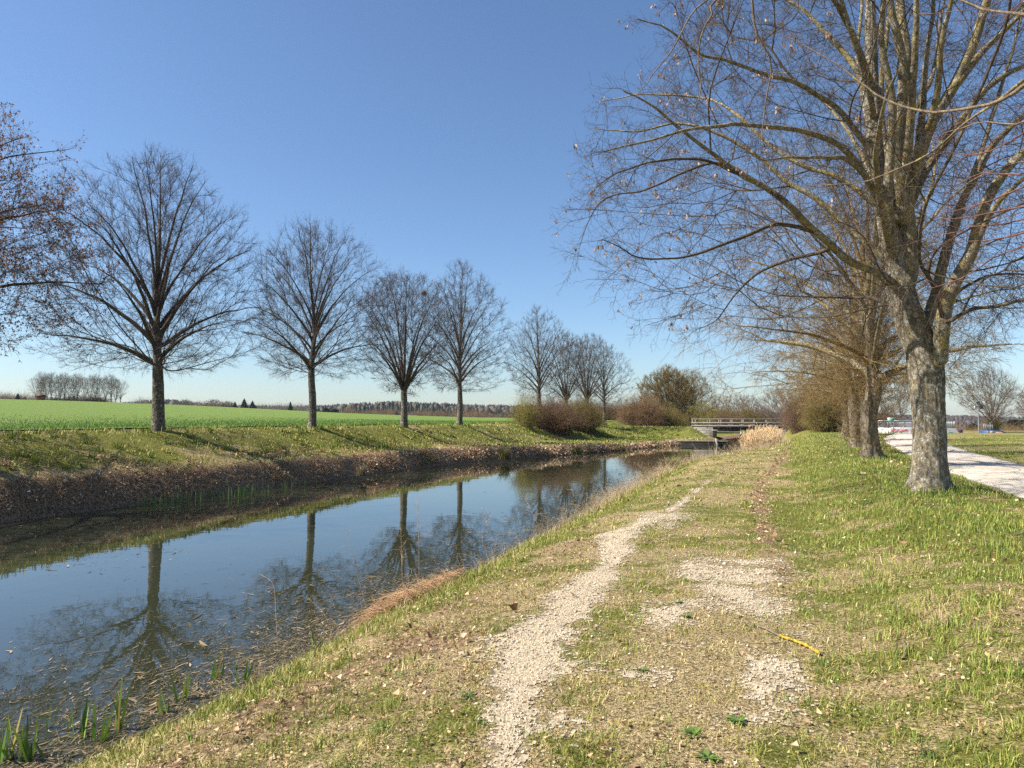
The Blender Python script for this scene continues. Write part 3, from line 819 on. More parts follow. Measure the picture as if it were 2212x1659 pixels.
# ---- the lime just beside the lens: trunk outside the frame, boughs hang into it
T = Tree(8); FB = np.array([2.75, 4.6, 0.]); FB[2] = hz(FB[0], FB[1])-.05
def LF(pl, ds, r0, r1, on=0, step=.14, pw=1., wob=.009, pre=()):
    pts = [np.array(q, float) for q in pre]+[dp(u, v, d)-FB for (u, v), d in zip(pl, ds)]
    return T.limb(pts, r0, r1, step, on=on, pw=pw, wob=wob)
T.limb([(0, 0, 0), (0, .05, 1.2), (.05, .05, 2.6), (.0, .1, 4.), (.05, .1, 6.), (0, .2, 9.), (0, .2, 11.5)], .31, .03, .3)
zz = np.array(T.pos)[:, 2]; T.fix = [float(np.interp(z, [0, 2.4, 4, 6, 9, 12], [.31, .29, .2, .13, .08, .02])) for z in zz]
LF([(1640, -90), (1618, 0), (1623, 68), (1657, 145), (1650, 203), (1632, 294)], [6.6, 6.7, 6.75, 6.8, 6.85, 6.9], .05, .004, pre=[(0, .1, 3.6), (-.5, .6, 5.2), (-1.1, 1.4, 5.9)])
LF([(1595, -20), (1573, 27), (1546, 77), (1541, 145), (1548, 203), (1528, 271)], [7., 7.1, 7.2, 7.3, 7.3, 7.3], .043, .004, pre=[(0, .1, 3.9), (-.7, .9, 5.6), (-1.3, 1.6, 6.2)])
LF([(1575, -25), (1555, 0), (1505, 41), (1465, 127), (1428, 172), (1379, 235)], [8., 8., 8.1, 8.2, 8.3, 8.3], .04, .004, pre=[(0, .1, 4.2), (-.6, 1.4, 6.3), (-1.3, 2.4, 6.9)])
oh = LF([(2300, 130), (2212, 182), (2137, 226), (2054, 242), (1972, 246), (1881, 213), (1790, 149), (1709, 108), (1664, 86)], [4.4, 4.7, 5., 5.3, 5.6, 5.9, 6.1, 6.3, 6.4], .022, .003, pre=[(0, .1, 2.7), (-.05, .5, 3.1)])
LF([(2240, 150), (2190, 200), (2098, 256), (2005, 332), (1922, 368), (1872, 382), (1780, 386)], [5., 5.2, 5.6, 6., 6.3, 6.5, 6.7], .014, .003, on=oh)
LF([(2280, 45), (2212, 28), (2150, 18), (2080, 0), (2020, -30)], [4.2, 4.4, 4.6, 4.8, 5.], .026, .005, pre=[(0, .1, 3.1), (-.05, .5, 3.5)])
for k in range(9):
    y0 = 290+k*34; gg = T.rng
    LF([(2330, y0-60+gg.uniform(-40, 40)), (2212, y0-20), (2120, y0+gg.uniform(-25, 35)), (2040, y0+gg.uniform(0, 80))], [3.9+gg.uniform(0, .6)]*1+[4.4+gg.uniform(-.2, .5), 4.9, 5.4], .012, .0025, pre=[(-.02, .15, 2.3+.12*k)])
P = envelope(T.rng, 700, 3.4, 11.5, 5., bias=.6)
P = P[(P[:, 1]+FB[1] > -1) & (P[:, 0] > -1.2)]
T.fill(P, .22, .8, zmin=3.4); T.finish(.004, 2.3, 1, cap=.5)
tr, lb, cr = T.meshes(.012, 14, 16, 1.3, .4)
T.twigs(rmax=.011, per=1, L=(.15, .4), r=.0018, out=.1, up=0., droop=.3, sub=(.5,), zmin=.5)
t = thing('lime_tree', 'lime whose trunk stands out of frame, reddish boughs hanging in from top right', 'tree', tuple(FB), 0, 'lime trees along the gravel road')
obj('trunk', tr.mesh('trunk', [M['bark_big']]), t)
for A in lb: obj('limb', A.mesh('limb', [M['twig_tan']]), t)
obj('crown', cr.mesh('crown', [M['twig_red']]), t)

# ---- the rest of the row behind the big lime
def row_tree(seed, pos, H, R, r0, npts, label, twin=False, twr=.004, per=3, sprouts=160, name='lime_tree', mats=None, L=(.25, .6)):
    T = lime(seed, H, 2.5, R, r0, npts, 20, np.array([[0, .62], [.1, .9], [.25, 1], [.5, .94], [.7, .75], [.88, .45], [1, .1]]), True, z0=2.3, bf=.22, droop=.75, tip=.005, step=.4)
    def ex(T):
        rng = T.rng; n = sprouts
        a = rng.random(n)*6.28; z = rng.uniform(.25, 4.2, n)**1.0; rr = r0*np.interp(z, [0, 4], [1.05, .8])
        B = np.stack([rr*np.cos(a), rr*np.sin(a), z], 1); d = np.stack([np.cos(a), np.sin(a), rng.uniform(.1, 1.2, n)], 1); d /= np.linalg.norm(d, axis=1)[:, None]
        ln = rng.uniform(.3, 1.1, n)*np.interp(z, [0, 1.5, 3], [.4, .8, 1.3]); tt = np.linspace(0, 1, 6)
        cv = rng.normal(0, .25, (n, 3)); cv[:, 2] += .2
        Q = B[:, None]+ln[:, None, None]*(tt[None, :, None]*d[:, None]+(tt**2)[None, :, None]*cv[:, None])+rng.normal(0, .02, (n, 6, 3))*tt[None, :, None]
        T.crown.add(tubes(Q, twr*1.5*(1-.6*tt)[None]*np.ones((n, 1))))
        for q in range(4):
            i = rng.integers(2, 6, n); b = Q[np.arange(n), i]; d2 = d+rng.normal(0, .7, (n, 3)); d2 /= np.linalg.norm(d2, axis=1)[:, None]
            Q2 = b[:, None]+(ln*rng.uniform(.2, .5, n))[:, None, None]*(np.linspace(0, 1, 3)[None, :, None]*d2[:, None])
            T.crown.add(tubes(Q2, twr*.8*np.ones((n, 3))))
        if twin:
            q = resample([(-.62, .25, -.05), (-.6, .2, .9), (-.5, .15, 1.8), (-.2, .05, 2.7)], .2)
            v, f = tube(q, np.interp(q[:, 2], [0, .3, 2.7], [.33, .24, .2]), 12); T.crown.add((v, f))
    t = emit(T, name, label, 'tree', (pos[0], pos[1], hz(*pos[:2])-.05), 'lime trees along the gravel road', mats or (M['bark_row'], M['limb_big'], M['twig_row']),
             limb_r=.05, limb_max=14, ts=72, relief=.035, flare=1.25, tw=dict(rmax=.014, per=per, L=L, r=twr, out=.5, up=.05, droop=.3, sub=(.3, .55, .8)), extra=ex)
    return t, T
p = gp(1884, 991, .28); row_tree(201, p[:2], 12.2, 5.6, .29, 1900, 'old gnarled lime just behind the huge one, trunk wrapped in wild brown sprouts', False, .0046, 3, 420)
p = gp(1850, 967, .28); row_tree(202, p[:2], 11.5, 5.4, .28, 1200, 'lime whose rough trunk shows just left of the gnarled one', False, .0062, 3, 300)
p = gp(1827, 946, .30); row_tree(203, p[:2]+np.array([-.2, -9]), 10.5, 4.6, .30, 800, 'lime with a thin grey trunk, third behind the huge one', False, .0075, 3, 180)
p = gp(1827, 944, .28); row_tree(204, p[:2], 10.2, 4.6, .32, 700, 'lime fourth behind the huge one, low brown crown', False, .009, 3, 200)
p = gp(1809, 933, .28); row_tree(205, p[:2], 9.8, 4.6, .30, 600, 'small far lime of the right row, smooth pale trunk', False, .012, 3, 160)
#PART3
# ------------------------------------------------------------------ grass, litter, stones
def blades(rng, B, Ln, W, lean, col):
    n = len(B); a = rng.random(n)*2*np.pi; a2 = a+np.pi/2+rng.normal(0, .5, n)
    h = np.stack([np.cos(a), np.sin(a), np.zeros(n)], 1); s = np.stack([np.cos(a2), np.sin(a2), np.zeros(n)], 1)
    up = np.array([0, 0, 1.])
    l1 = lean*np.where(lean > 1., .92, .45); l2 = np.minimum(lean*1.25, 1.75)
    m = B+Ln[:, None]*.55*(np.sin(l1)[:, None]*h+np.cos(l1)[:, None]*up)
    tp = m+Ln[:, None]*.45*(np.sin(l2)[:, None]*h+np.cos(l2)[:, None]*up)
    w = W[:, None]*s
    v = np.stack([B-w, B+w, m-w*.8, m+w*.8, tp], 1).reshape(-1, 3)
    b = np.arange(n)[:, None]*5
    f4 = b+np.array([[0, 1, 3, 2]]); f3 = b+np.array([[2, 3, 4]])
    sh = np.tile(np.array([.8, .8, 1, 1, 1.1]), n)[:, None]
    return v, f4, f3, np.repeat(col, 5, 0)*1.0
def stack(parts):
    V, F4, F3, C = [], [], [], []; o = 0
    for v, f4, f3, c in parts:
        V.append(v); F4.append(f4+o); F3.append(f3+o); C.append(c); o += len(v)
    return np.concatenate(V), np.concatenate(F4), np.concatenate(F3), np.concatenate(C)
def pick(rng, pal, n, j=.18):
    pal = np.asarray(pal); return pal[rng.integers(0, len(pal), n)]*rng.uniform(1-j, 1+j, (n, 1))
GREEN = [(.13, .20, .025), (.18, .25, .035), (.25, .30, .055), (.10, .17, .03), (.30, .32, .08)]
YGREEN = [(.27, .28, .045), (.33, .32, .065), (.21, .255, .04), (.38, .34, .09)]
STRAW = [(.60, .46, .18), (.70, .56, .26), (.46, .33, .12), (.32, .21, .08), (.62, .51, .26)]
def wedge(rng, n, d0, d1, a0=-41, a1=41):
    d = np.sqrt(rng.uniform(d0**2, d1**2, n)); a = np.radians(rng.uniform(a0, a1, n))
    r = d*np.tan(a) if False else d*np.sin(a); f = d*np.cos(a)
    return r*math.cos(TH)-f*math.sin(TH), r*math.sin(TH)+f*math.cos(TH), d
rng = np.random.default_rng(5)
parts = []
for d0, d1, dens, ws in ((2.7, 5, 8000, 1.), (5, 8, 4000, 1.3), (8, 13, 1700, 1.8), (13, 22, 600, 2.6), (22, 42, 170, 4.2), (42, 80, 34, 7.5)):
    area = math.radians(82)/2*(d1*d1-d0*d0); n = int(area*dens)
    X, Y, D = wedge(rng, n, d0, d1)
    ok = (X > wr(Y)+.45) & ((X < road_l(Y)+.02+.25*(vnoise(X, Y, .5, 91)-.5)) | (X > road_r(Y)+.02)) & (X < 40) & (Y > -2)
    X, Y = X[ok], Y[ok]
    gm_ = green_mask(X, Y); gv_ = gravel_mask(X, Y)
    farr = X > road_r(Y)
    bank = sstep(.1, .8, X-.35*toff(Y)); lipm = 1-sstep(.9, 1.9, X-wr(Y))
    tuft = fnoise(X, Y, .11, 21, 2)
    u = rng.random(len(X))
    keepp = np.clip(.18+2.6*(tuft-.45)+.22*bank+.3*lipm, .03, 1)*np.clip(1.1-.5*leaf_mask(X, Y), .3, 1)
    keepp = np.where((gv_ > .05), keepp*np.clip(.5-gv_*.9, .015, 1), keepp)
    ok = u < keepp; X, Y, gm_, bank, lipm, tuft, farr = X[ok], Y[ok], gm_[ok], bank[ok], lipm[ok], tuft[ok], farr[ok]
    n = len(X)
    Z = height(X, Y)-.004
    pg = np.clip(.10+.95*gm_+.35*(tuft-.5)+.10*bank, .04, .95)
    isg = rng.random(n) < pg
    big = (fnoise(X, Y, .55, 23, 2) > .58)
    Ln = (.032+.010*bank+.04*lipm+.022*bank*big+.02*big)*rng.uniform(.6, 1.5, n)*np.where(isg, 1.05, 1.2)
    Ln = np.where(farr, .04*rng.uniform(.6, 1.4, n), Ln)*(1+.12*(ws-1))
    lean = np.where(isg, np.abs(rng.normal(.72, .33, n)), np.abs(rng.normal(1.32, .3, n)))
    yl = (rng.random(n) < np.where(X < 0, .6, .3)+.2*(fnoise(X, Y, 1.4, 29)-.5))
    col = np.where(isg[:, None], np.where(yl[:, None], pick(rng, YGREEN, n), pick(rng, GREEN, n)), pick(rng, STRAW, n))
    Wd = np.where(isg, .0017, .0015)*rng.uniform(.7, 1.4, n)*ws
    parts.append(blades(rng, np.stack([X, Y, Z], 1), Ln, Wd, np.clip(lean, 0, 1.5), col))
# distinct tufts: a bunch of longer blades fanning out of one root
def tufts(cx, cy, m, hgt, spread, pal, w):
    n = len(cx); X = np.repeat(cx, m)+rng.normal(0, spread, n*m); Y = np.repeat(cy, m)+rng.normal(0, spread, n*m); hh = np.repeat(hgt, m)*rng.uniform(.45, 1.2, n*m)
    base = np.repeat(pick(rng, pal, n, .25), m, 0)*rng.uniform(.75, 1.25, (n*m, 1))
    return blades(rng, np.stack([X, Y, height(X, Y)-.006], 1), hh, np.full(n*m, w)*np.repeat(np.maximum(1, np.hypot(cx, cy)/6), m), np.abs(rng.normal(.72, .34, n*m)), base)
for d0, d1, k_, sp in ((2.7, 6, 26, .03), (6, 11, 12, .045), (11, 22, 4, .07), (22, 45, .9, .11)):
    n = int(math.radians(82)/2*(d1*d1-d0*d0)*k_); X, Y, D = wedge(rng, n, d0, d1)
    pr = np.where(X > .3, .85, np.where(X < -2.3, .6, .32))*(fnoise(X, Y, .9, 201, 3) > .46)*(gravel_mask(X, Y) < .05)*(X > wr(Y)+.6)*((X < road_l(Y)-.1)|(X > road_r(Y)+.1))*(X < 30)
    ok = rng.random(n) < pr; X, Y = X[ok], Y[ok]
    parts.append(tufts(X, Y, 22, np.where(X > .3, .062, .05)*rng.uniform(.6, 1.6, len(X)), sp, [(.10, .18, .028), (.14, .22, .03), (.09, .15, .05), (.20, .26, .045), (.26, .27, .07)], .0022))
# longer grass round the foot of the big trunk
for (bx, by), m_, rr in ((B0[:2], 1500, .75), (gp(1884, 991, .28)[:2], 900, 1.0)):
    a = rng.random(m_)*6.28; r = rr*rng.uniform(.38, 1.25, m_); X = bx+r*np.cos(a); Y = by+r*np.sin(a)
    parts.append(blades(rng, np.stack([X, Y, height(X, Y)-.01], 1), rng.uniform(.07, .2, m_)*np.clip(1.5-r, .4, 1), np.full(m_, .0042), np.abs(rng.normal(.5, .3, m_)), pick(rng, GREEN, m_)))
v, f4, f3, c = stack(parts)
kind(obj('verge_grass', new_mesh('verge_grass', v, f4, f3, [M['blade']], False, col=c)), 'stuff', 'short mixed green and straw coloured grass on the near bank')

# far bank grass
parts = []
n = 130000
Y = rng.uniform(6, 112, n); X = rng.uniform(-26.4, -8, n)
ok = (X < wl(Y)-.5) & (rng.random(n) < np.interp(Y, [6, 30, 60, 112], [1, 1, .55, .3]))
X, Y = X[ok], Y[ok]; n = len(X)
tn = fnoise(X, Y, .8, 101, 3); cl = fnoise(X, Y, 3, 103, 2)
Ln = rng.uniform(.04, .12, n)*(0.6+1.1*(tn > .52))*(1+.006*Y); Wd = rng.uniform(.006, .014, n)*(1+.012*Y)
gg = np.clip(.78*tn+.75*(cl-.5)+.24+.3*sstep(60, 100, Y), .05, .95); isg = rng.random(n) < gg
col = np.where(isg[:, None], np.where((rng.random(n) < .62)[:, None], pick(rng, YGREEN, n), pick(rng, GREEN, n)), pick(rng, [(.48, .38, .15), (.34, .25, .10), (.56, .45, .22)], n))*1.15
parts.append(blades(rng, np.stack([X, Y, height(X, Y)-.01], 1), Ln, Wd, np.abs(rng.normal(.6, .35, n)), col))
n = 5200; Y = rng.uniform(8, 108, n); X = rng.uniform(-26.2, -12, n); ok = (X < wl(Y)-1.2) & (fnoise(X, Y, 1.5, 203, 3) > .5-.06*sstep(60, 100, Y)); X, Y = X[ok], Y[ok]
parts.append(tufts(X, Y, 16, rng.uniform(.10, .26, len(X)), .10, [(.13, .19, .03), (.19, .245, .035), (.28, .28, .05), (.38, .33, .10)], .0035))
v, f4, f3, c = stack(parts)
kind(obj('bank_grass', new_mesh('bank_grass', v, f4, f3, [M['blade']], False, col=c)), 'stuff', 'mottled yellow green grass on the far slope')
# blades of the cereal field, nearest part
n = 60000; Y = rng.uniform(8, 110, n); X = -27.9-rng.exponential(14, n); ok = X > -110; X, Y = X[ok], Y[ok]; n = len(X)
D = np.hypot(X, Y)
v, f4, f3, c = blades(rng, np.stack([X, Y, height(X, Y)+.08], 1), rng.uniform(.06, .16, n), rng.uniform(.006, .012, n)*D/35, np.abs(rng.normal(.35, .25, n)), pick(rng, [(.12, .22, .035), (.16, .27, .05), (.10, .18, .03), (.21, .30, .075)], n))
kind(obj('young_crop', new_mesh('young_crop', v, f4, f3, [M['blade']], False, col=c)), 'stuff', 'young green cereal plants in the field')

# dry leaves on the ground
def leaves(rng, X, Y, size, pal):
    n = len(X); c = np.stack([X, Y, height(X, Y)+rng.uniform(.006, .045, n)], 1)
    a = rng.random(n)*6.28; d = np.stack([np.cos(a), np.sin(a), rng.normal(0, .35, n)], 1); d /= np.linalg.norm(d, axis=1)[:, None]
    s = np.cross(d, np.array([0, 0, 1.])+rng.normal(0, .4, (n, 3))); s /= np.linalg.norm(s, axis=1)[:, None]; nn = np.cross(s, d)
    L = (rng.lognormal(-.25, .38, n)*size)[:, None]; W = L*rng.uniform(.15, .45, n)[:, None]; cu = rng.uniform(-.25, .55, n)[:, None]*L
    j1 = rng.uniform(-.3, .3, (n, 1)); j2 = rng.uniform(-.3, .3, (n, 1))
    v = np.stack([c-d*L*.5+nn*cu, c-s*W+d*L*j1+nn*cu*.6, c-d*L*.0, c+s*W+d*L*j2+nn*cu*.2, c+d*L*.5+s*W*j1+nn*cu], 1).reshape(-1, 3)
    b = np.arange(n)[:, None]*5
    f3 = np.concatenate([b+np.array([[0, 1, 2]]), b+np.array([[0, 2, 3]]), b+np.array([[1, 4, 2]]), b+np.array([[2, 4, 3]])])
    return v, np.zeros((0, 4), int), f3, np.repeat(pick(rng, pal, n, .25), 5, 0)
LEAF = [(.36, .24, .13), (.50, .37, .21), (.27, .17, .085), (.58, .46, .30), (.20, .12, .06), (.42, .28, .15)]
parts = []
for d0, d1, dens, sz in ((2.7, 5, 1700, .024), (5, 9, 800, .03), (9, 18, 260, .046), (18, 45, 60, .08)):
    n = int(math.radians(82)/2*(d1*d1-d0*d0)*dens); X, Y, D = wedge(rng, n, d0, d1)
    p = np.where((X > wr(Y)+.6) & (X < road_l(Y)-.1), .02+.95*leaf_mask(X, Y)**1.3+.10*(fnoise(X, Y, .5, 63) > .56), 0)
    p = p*np.where(gravel_mask(X, Y) > .1, .12, 1)
    ok = rng.random(n) < p; parts.append(leaves(rng, X[ok], Y[ok], sz, LEAF))
n = 14000; Y = rng.uniform(14, 80, n); X = xfoot(Y)+rng.normal(.35, .5, n); ok = (fnoise(X, Y, 1.6, 51) > .45); parts.append(leaves(rng, X[ok], Y[ok], .10, LEAF))
v, f4, f3, c = stack(parts)
kind(obj('fallen_leaves', new_mesh('fallen_leaves', v, f4, f3, [M['litter']], False, col=c)), 'stuff', 'dry brown leaves scattered in the grass')

# loose chippings
M['stone'] = m_attr('limestone_chip', .9, 0., .2)
OCT = np.array([[1, 0, 0], [-1, 0, 0], [0, 1, 0], [0, -1, 0], [0, 0, 1], [0, 0, -1], ])*1.
OF = np.array([[0, 2, 4], [2, 1, 4], [1, 3, 4], [3, 0, 4], [2, 0, 5], [1, 2, 5], [3, 1, 5], [0, 3, 5]])
SV, SN = [], 0
Xs, Ys, Ss = [], [], []
for y0, y1, dens, sc in ((2.8, 5, 16000, .55), (5, 8, 8000, .7), (8, 13, 2200, 1.0), (13, 24, 300, 1.7)):
    n = int(3.2*(y1-y0)*dens); X = rng.uniform(-2.6, .6, n); Y = rng.uniform(y0, y1, n)
    gm_ = gravel_mask(X, Y); ok = rng.random(n) < np.clip((gm_+.12)*.9, .02, .6)
    Xs.append(X[ok]); Ys.append(Y[ok]); Ss.append(np.clip(rng.lognormal(-5.35, .5, ok.sum()), .0025, .022)*sc)
X, Y, S_ = map(np.concatenate, (Xs, Ys, Ss)); n = len(X)
sv = OCT[None]*(S_[:, None, None]*rng.uniform(.55, 1.3, (n, 6, 1)))*np.array([1, 1, .75])
a = rng.random(n)*6.28; ca, sa = np.cos(a)[:, None], np.sin(a)[:, None]
sv = np.stack([sv[..., 0]*ca-sv[..., 1]*sa, sv[..., 0]*sa+sv[..., 1]*ca, sv[..., 2]], -1)
sv = sv+np.stack([X, Y, height(X, Y)+.008+S_*.25], 1)[:, None]
sf = (np.arange(n)[:, None, None]*6+OF[None]).reshape(-1, 3)
kind(obj('gravel_chips', new_mesh('gravel_chips', sv.reshape(-1, 3), None, sf, [M['stone']], False, col=np.repeat(pick(rng, [(.54, .46, .34), (.45, .37, .26), (.66, .60, .49), (.34, .27, .18)], n), 6, 0))), 'stuff', 'loose pale limestone chips on the worn path')

# ------------------------------------------------------------------ things lying on the verge
M['lichen_stick'] = m_bark('yellow_lichen_stick', (.10, .08, .06), (.22, .19, .15), lichen=2.2, lcol=(.72, .50, .02), scale=2.)
M['grey_stick'] = m_bark('grey_stick', (.13, .10, .075), (.30, .25, .19), lichen=.2, scale=2.)
def on_ground(u, v, up=0.):
    p = gp(u, v, 0.)
    for _ in range(6): p = gp(u, v, hz(p[0], p[1])+up)
    return p
t = thing('fallen_branch', 'thin fallen branch, one half thick with bright yellow lichen', 'branch', tuple(on_ground(1682, 1373)))
o0 = np.array(t.location)
q = [on_ground(u, v, .018)-o0 for u, v in ((1565, 1338), (1600, 1343), (1640, 1352), (1684, 1373))]
tv_, tf_ = tube(resample(q, .03), np.interp(np.linspace(0, 1, len(resample(q, .03))), [0, 1], [.003, .0075]), 7); obj('bare_end', new_mesh('bare_end', tv_, tf_, None, [M['grey_stick']], True), t)
q = [on_ground(u, v, .02)-o0 for u, v in ((1684, 1373), (1712, 1382), (1738, 1392), (1756, 1402), (1772, 1412))]
qq = resample(q, .012); rr = .0105+.0025*np.sin(np.arange(len(qq))*1.3)+rng.normal(0, .0012, len(qq)); rr[-1] *= .5
tv_, tf_ = tube(qq, rr, 8); obj('lichen_end', new_mesh('lichen_end', tv_+rng.normal(0, .0012, tv_.shape), tf_, None, [M['lichen_stick']], True), t)
def stick(name, label, pts, r):
    o0 = on_ground(*pts[0]); q = resample([on_ground(u, v, r)-o0 for u, v in pts], .025)
    v, f = tube(q, np.linspace(r, r*.45, len(q)), 7)
    return tag(obj(name, new_mesh(name, v, f, None, [M['grey_stick']], True), None, tuple(o0)), label, 'stick')
stick('curved_stick', 'curved grey stick lying in the grass right of the lichen branch', [(1952, 1424), (1957, 1400), (1948, 1382), (1936, 1374)], .011)
stick('thin_twig', 'thin pale twig lying across the middle of the path', [(1590, 1384), (1640, 1390), (1700, 1387)], .004)
stick('thin_twig', 'pale twig in the grass left of the huge lime trunk', [(1880, 1086), (1925, 1078), (1968, 1062)], .009)

def rosette(u, v, r, n, label):
    p = on_ground(u, v); g = np.random.default_rng(int(u*7+v))
    V, F4, F3, C = [], [], [], []
    for k in range(n):
        a = g.random()*6.28; L = r*g.uniform(.6, 1.1); w = L*g.uniform(.07, .13); el = g.uniform(.15, .9)
        d = np.array([math.cos(a), math.sin(a), 0]); s = np.array([-d[1], d[0], 0])
        z = lambda t: np.array([0, 0, L*(math.sin(el)*t-.55*math.sin(el)*t*t)+.004])
        pts = [(d*L*t*math.cos(el*.7)+z(t), w*ww) for t, ww in ((0, .25), (.3, .75), (.6, 1.), (.85, .8), (1, .1))]
        b = len(V)*1
        for q, ww in pts: V += [q-s*ww, q+s*ww]
        for i in range(4): F4.append([b+2*i, b+2*i+1, b+2*i+3, b+2*i+2])
        C += [np.array([(.08, .15, .028), (.11, .19, .035), (.15, .22, .05)][g.integers(0, 3)])*g.uniform(.8, 1.2)]*10
    tag(obj('weed_rosette', new_mesh('weed_rosette', np.array(V), np.array(F4), None, [M['blade']], False, col=np.array(C)), None, tuple(p)), label, 'weed', 'leafy weeds on the path')
rosette(1464, 1303, .06, 22, 'leafy weed on the right gravel patch, upper of a close pair')
rosette(1485, 1333, .065, 22, 'leafy weed on the right gravel patch, lower of a close pair')
rosette(1392, 1450, .06, 20, 'small weed by the little gravel spot between the two wheel tracks')
rosette(820, 1580, .07, 24, 'dark green tuft alone among dry leaves left of the gravel track')
rosette(1500, 1588, .075, 26, 'broad leafy weed near the bottom edge, right of the gravel track')
rosette(1590, 1560, .07, 26, 'spreading dark weed right beside the broad leafy one')
rosette(1530, 1640, .07, 26, 'weed cut by the bottom edge of the picture')
rosette(1010, 1505, .06, 16, 'little weed at the left rim of the gravel track')

# ------------------------------------------------------------------ water's edge, near side
def arcs(rng, B, d, L, r, K=5, sag=.3, jit=.04):
    n = len(B); t = np.linspace(0, 1, K); cv = rng.normal(0, .15, (n, 3)); cv[:, 2] -= sag
    P = B[:, None]+L[:, None, None]*(t[None, :, None]*d[:, None]+(t**2)[None, :, None]*cv[:, None])
    P[:, 1:] += rng.normal(0, jit, (n, K-1, 3))*L[:, None, None]
    return P, np.asarray(r)*(1-.65*t)[None]*np.ones((n, 1))
M['dry_stalk'] = m_plain('dry_stalk', (.42, .30, .19), .85, .35, 14., spec=.1)
M['dry_pink'] = m_plain('dry_pale_stalk', (.47, .36, .22), .85, .35, 14., spec=.1)
M['reed'] = m_plain('dry_reed', (.62, .44, .25), .85, .3, 9., spec=.1)
M['hay'] = m_plain('red_hay', (.46, .29, .16), .85, .3, 20., spec=.1)
# stalk fringe
A = Acc(); n = 3900
Y = np.concatenate([rng.uniform(28, 64, 2000), rng.normal(21, 2.0, 800), rng.uniform(5, 30, 1100)]); X = wr(Y)+rng.normal(.35, .28, n)
X = X+np.where(Y > 40, .05, 0); Hh = rng.uniform(.18, .75, n)*np.interp(Y, [5, 15, 30, 50, 64], [.5, .8, 1.15, 1.5, 1.3])
d = rng.normal(0, .38, (n, 3)); d[:, 2] = 1; d /= np.linalg.norm(d, axis=1)[:, None]
B = np.stack([X, Y, height(X, Y)-.02], 1); rad = .0022*np.maximum(1, Y/14)[:, None]
Pq, Rq = arcs(rng, B, d, Hh, rad, 5, .25); A.add(tubes(Pq, Rq))
for q in range(3):
    i = rng.integers(1, 5, n); b = Pq[np.arange(n), i]; d2 = d+rng.normal(0, .6, (n, 3)); d2 /= np.linalg.norm(d2, axis=1)[:, None]
    P2, R2 = arcs(rng, b, d2, Hh*.35, rad*.7, 3, .3); A.add(tubes(P2, R2))
kind(obj('bank_stalks', A.mesh('bank_stalks', [M['dry_pink']])), 'stuff', 'thin dead stalks fringing the near waterline')
# straw along the lip
n = 15000; Y = np.concatenate([rng.uniform(4, 20, 6000), rng.uniform(20, 66, 9000)]); X = wr(Y)+rng.uniform(.15, 1.15, n)**1.2
L_ = rng.uniform(.10, .32, n)*np.interp(Y, [4, 20, 60], [.5, 1., 1.5]); W_ = rng.uniform(.002, .004, n)*np.interp(Y, [4, 20, 60], [.8, 2., 5])
kg = rng.random(n) < np.interp(X-wr(Y), [0, .5, 1.1], [.15, .3, .5])
v, f4, f3, c = blades(rng, np.stack([X, Y, height(X, Y)-.02], 1), L_, W_, np.abs(rng.normal(.8, .4, n)), np.where(kg[:, None], pick(rng, YGREEN, n), pick(rng, [(.50, .40, .24), (.42, .30, .17), (.36, .23, .13), (.55, .44, .30)], n)))
kind(obj('bank_straw', new_mesh('bank_straw', v, f4, f3, [M['blade']], False, col=c)), 'stuff', 'long dry grass hanging over the near bank')
# reed bed
A = Acc(); n = 4200; Y = rng.uniform(56, 76, n); X = wr(Y)+rng.uniform(-1.35, -.1, n)
B = np.stack([X, Y, np.full(n, WATER-.02)], 1); d = rng.normal(0, .09, (n, 3)); d[:, 2] = 1
Hh = rng.uniform(1.05, 1.65, n); P_, R_ = arcs(rng, B, d, Hh, .011, 5, .02, .01); R_ = np.maximum(R_, .008); A.add(tubes(P_, R_))
tip_ = P_[:, -1]; P2 = tip_[:, None]+np.stack([np.linspace(-.02, .08, 4)[None]*rng.normal(0, 1, (n, 1)), np.linspace(0, .06, 4)[None]*rng.normal(0, 1, (n, 1)), np.linspace(-.06, .20, 4)[None]*np.ones((n, 1))], -1)
A.add(tubes(P2, np.array([[.008, .018, .017, .005]])*np.ones((n, 1)), 4))
for q in range(2):
    b = P_[np.arange(n), rng.integers(1, 4, n)]; d2 = rng.normal(0, .5, (n, 3)); d2[:, 2] = .8; P2, R2 = arcs(rng, b, d2, np.full(n, .4), .012, 4, .5); A.add(tubes(P2, R2))
kind(obj('reed_bed', A.mesh('reed_bed', [M['reed']])), 'stuff', 'stand of straw coloured dry reeds in front of the bridge')
# heap of rusty dry sedge hanging over the lip
def heap(name, label, cat, pts, n, L, mats, drop=.6, group=None, seed=0, spread=.14, rad=.0035):
    g = np.random.default_rng(seed); o0 = np.array([*np.mean([p[:2] for p in pts], 0), 0.]); o0[2] = hz(*o0[:2])
    t = g.random(n)*(len(pts)-1); i = t.astype(int); f = t-i; pa = np.array(pts)
    B = pa[i]*(1-f[:, None])+pa[i+1]*f[:, None]; B[:, :2] += g.normal(0, spread, (n, 2)); B[:, 2] = height(B[:, 0], B[:, 1])+g.uniform(0, .1, n)
    d = np.stack([-g.uniform(.1, 1, n), g.normal(-.2, .5, n), g.uniform(.1, .8, n)], 1); d /= np.linalg.norm(d, axis=1)[:, None]
    P, R = arcs(g, B-o0, d, g.uniform(.6, 1.2, n)*L, rad, 5, drop, .03)
    v, f = tubes(P, R); return tag(obj(name, new_mesh(name, v, f, None, [mats], True), None, tuple(o0)), label, cat, group)
pl = [gp(832, 1312, -.5), gp(880, 1288, -.42), gp(935, 1262, -.42), gp(1000, 1232, -.45)]
heap('dry_sedge_clump', 'rust coloured heap of dry sedge spilling over the near bank', 'dry grass', pl, 900, .42, M['hay'], .75, seed=3, spread=.10)
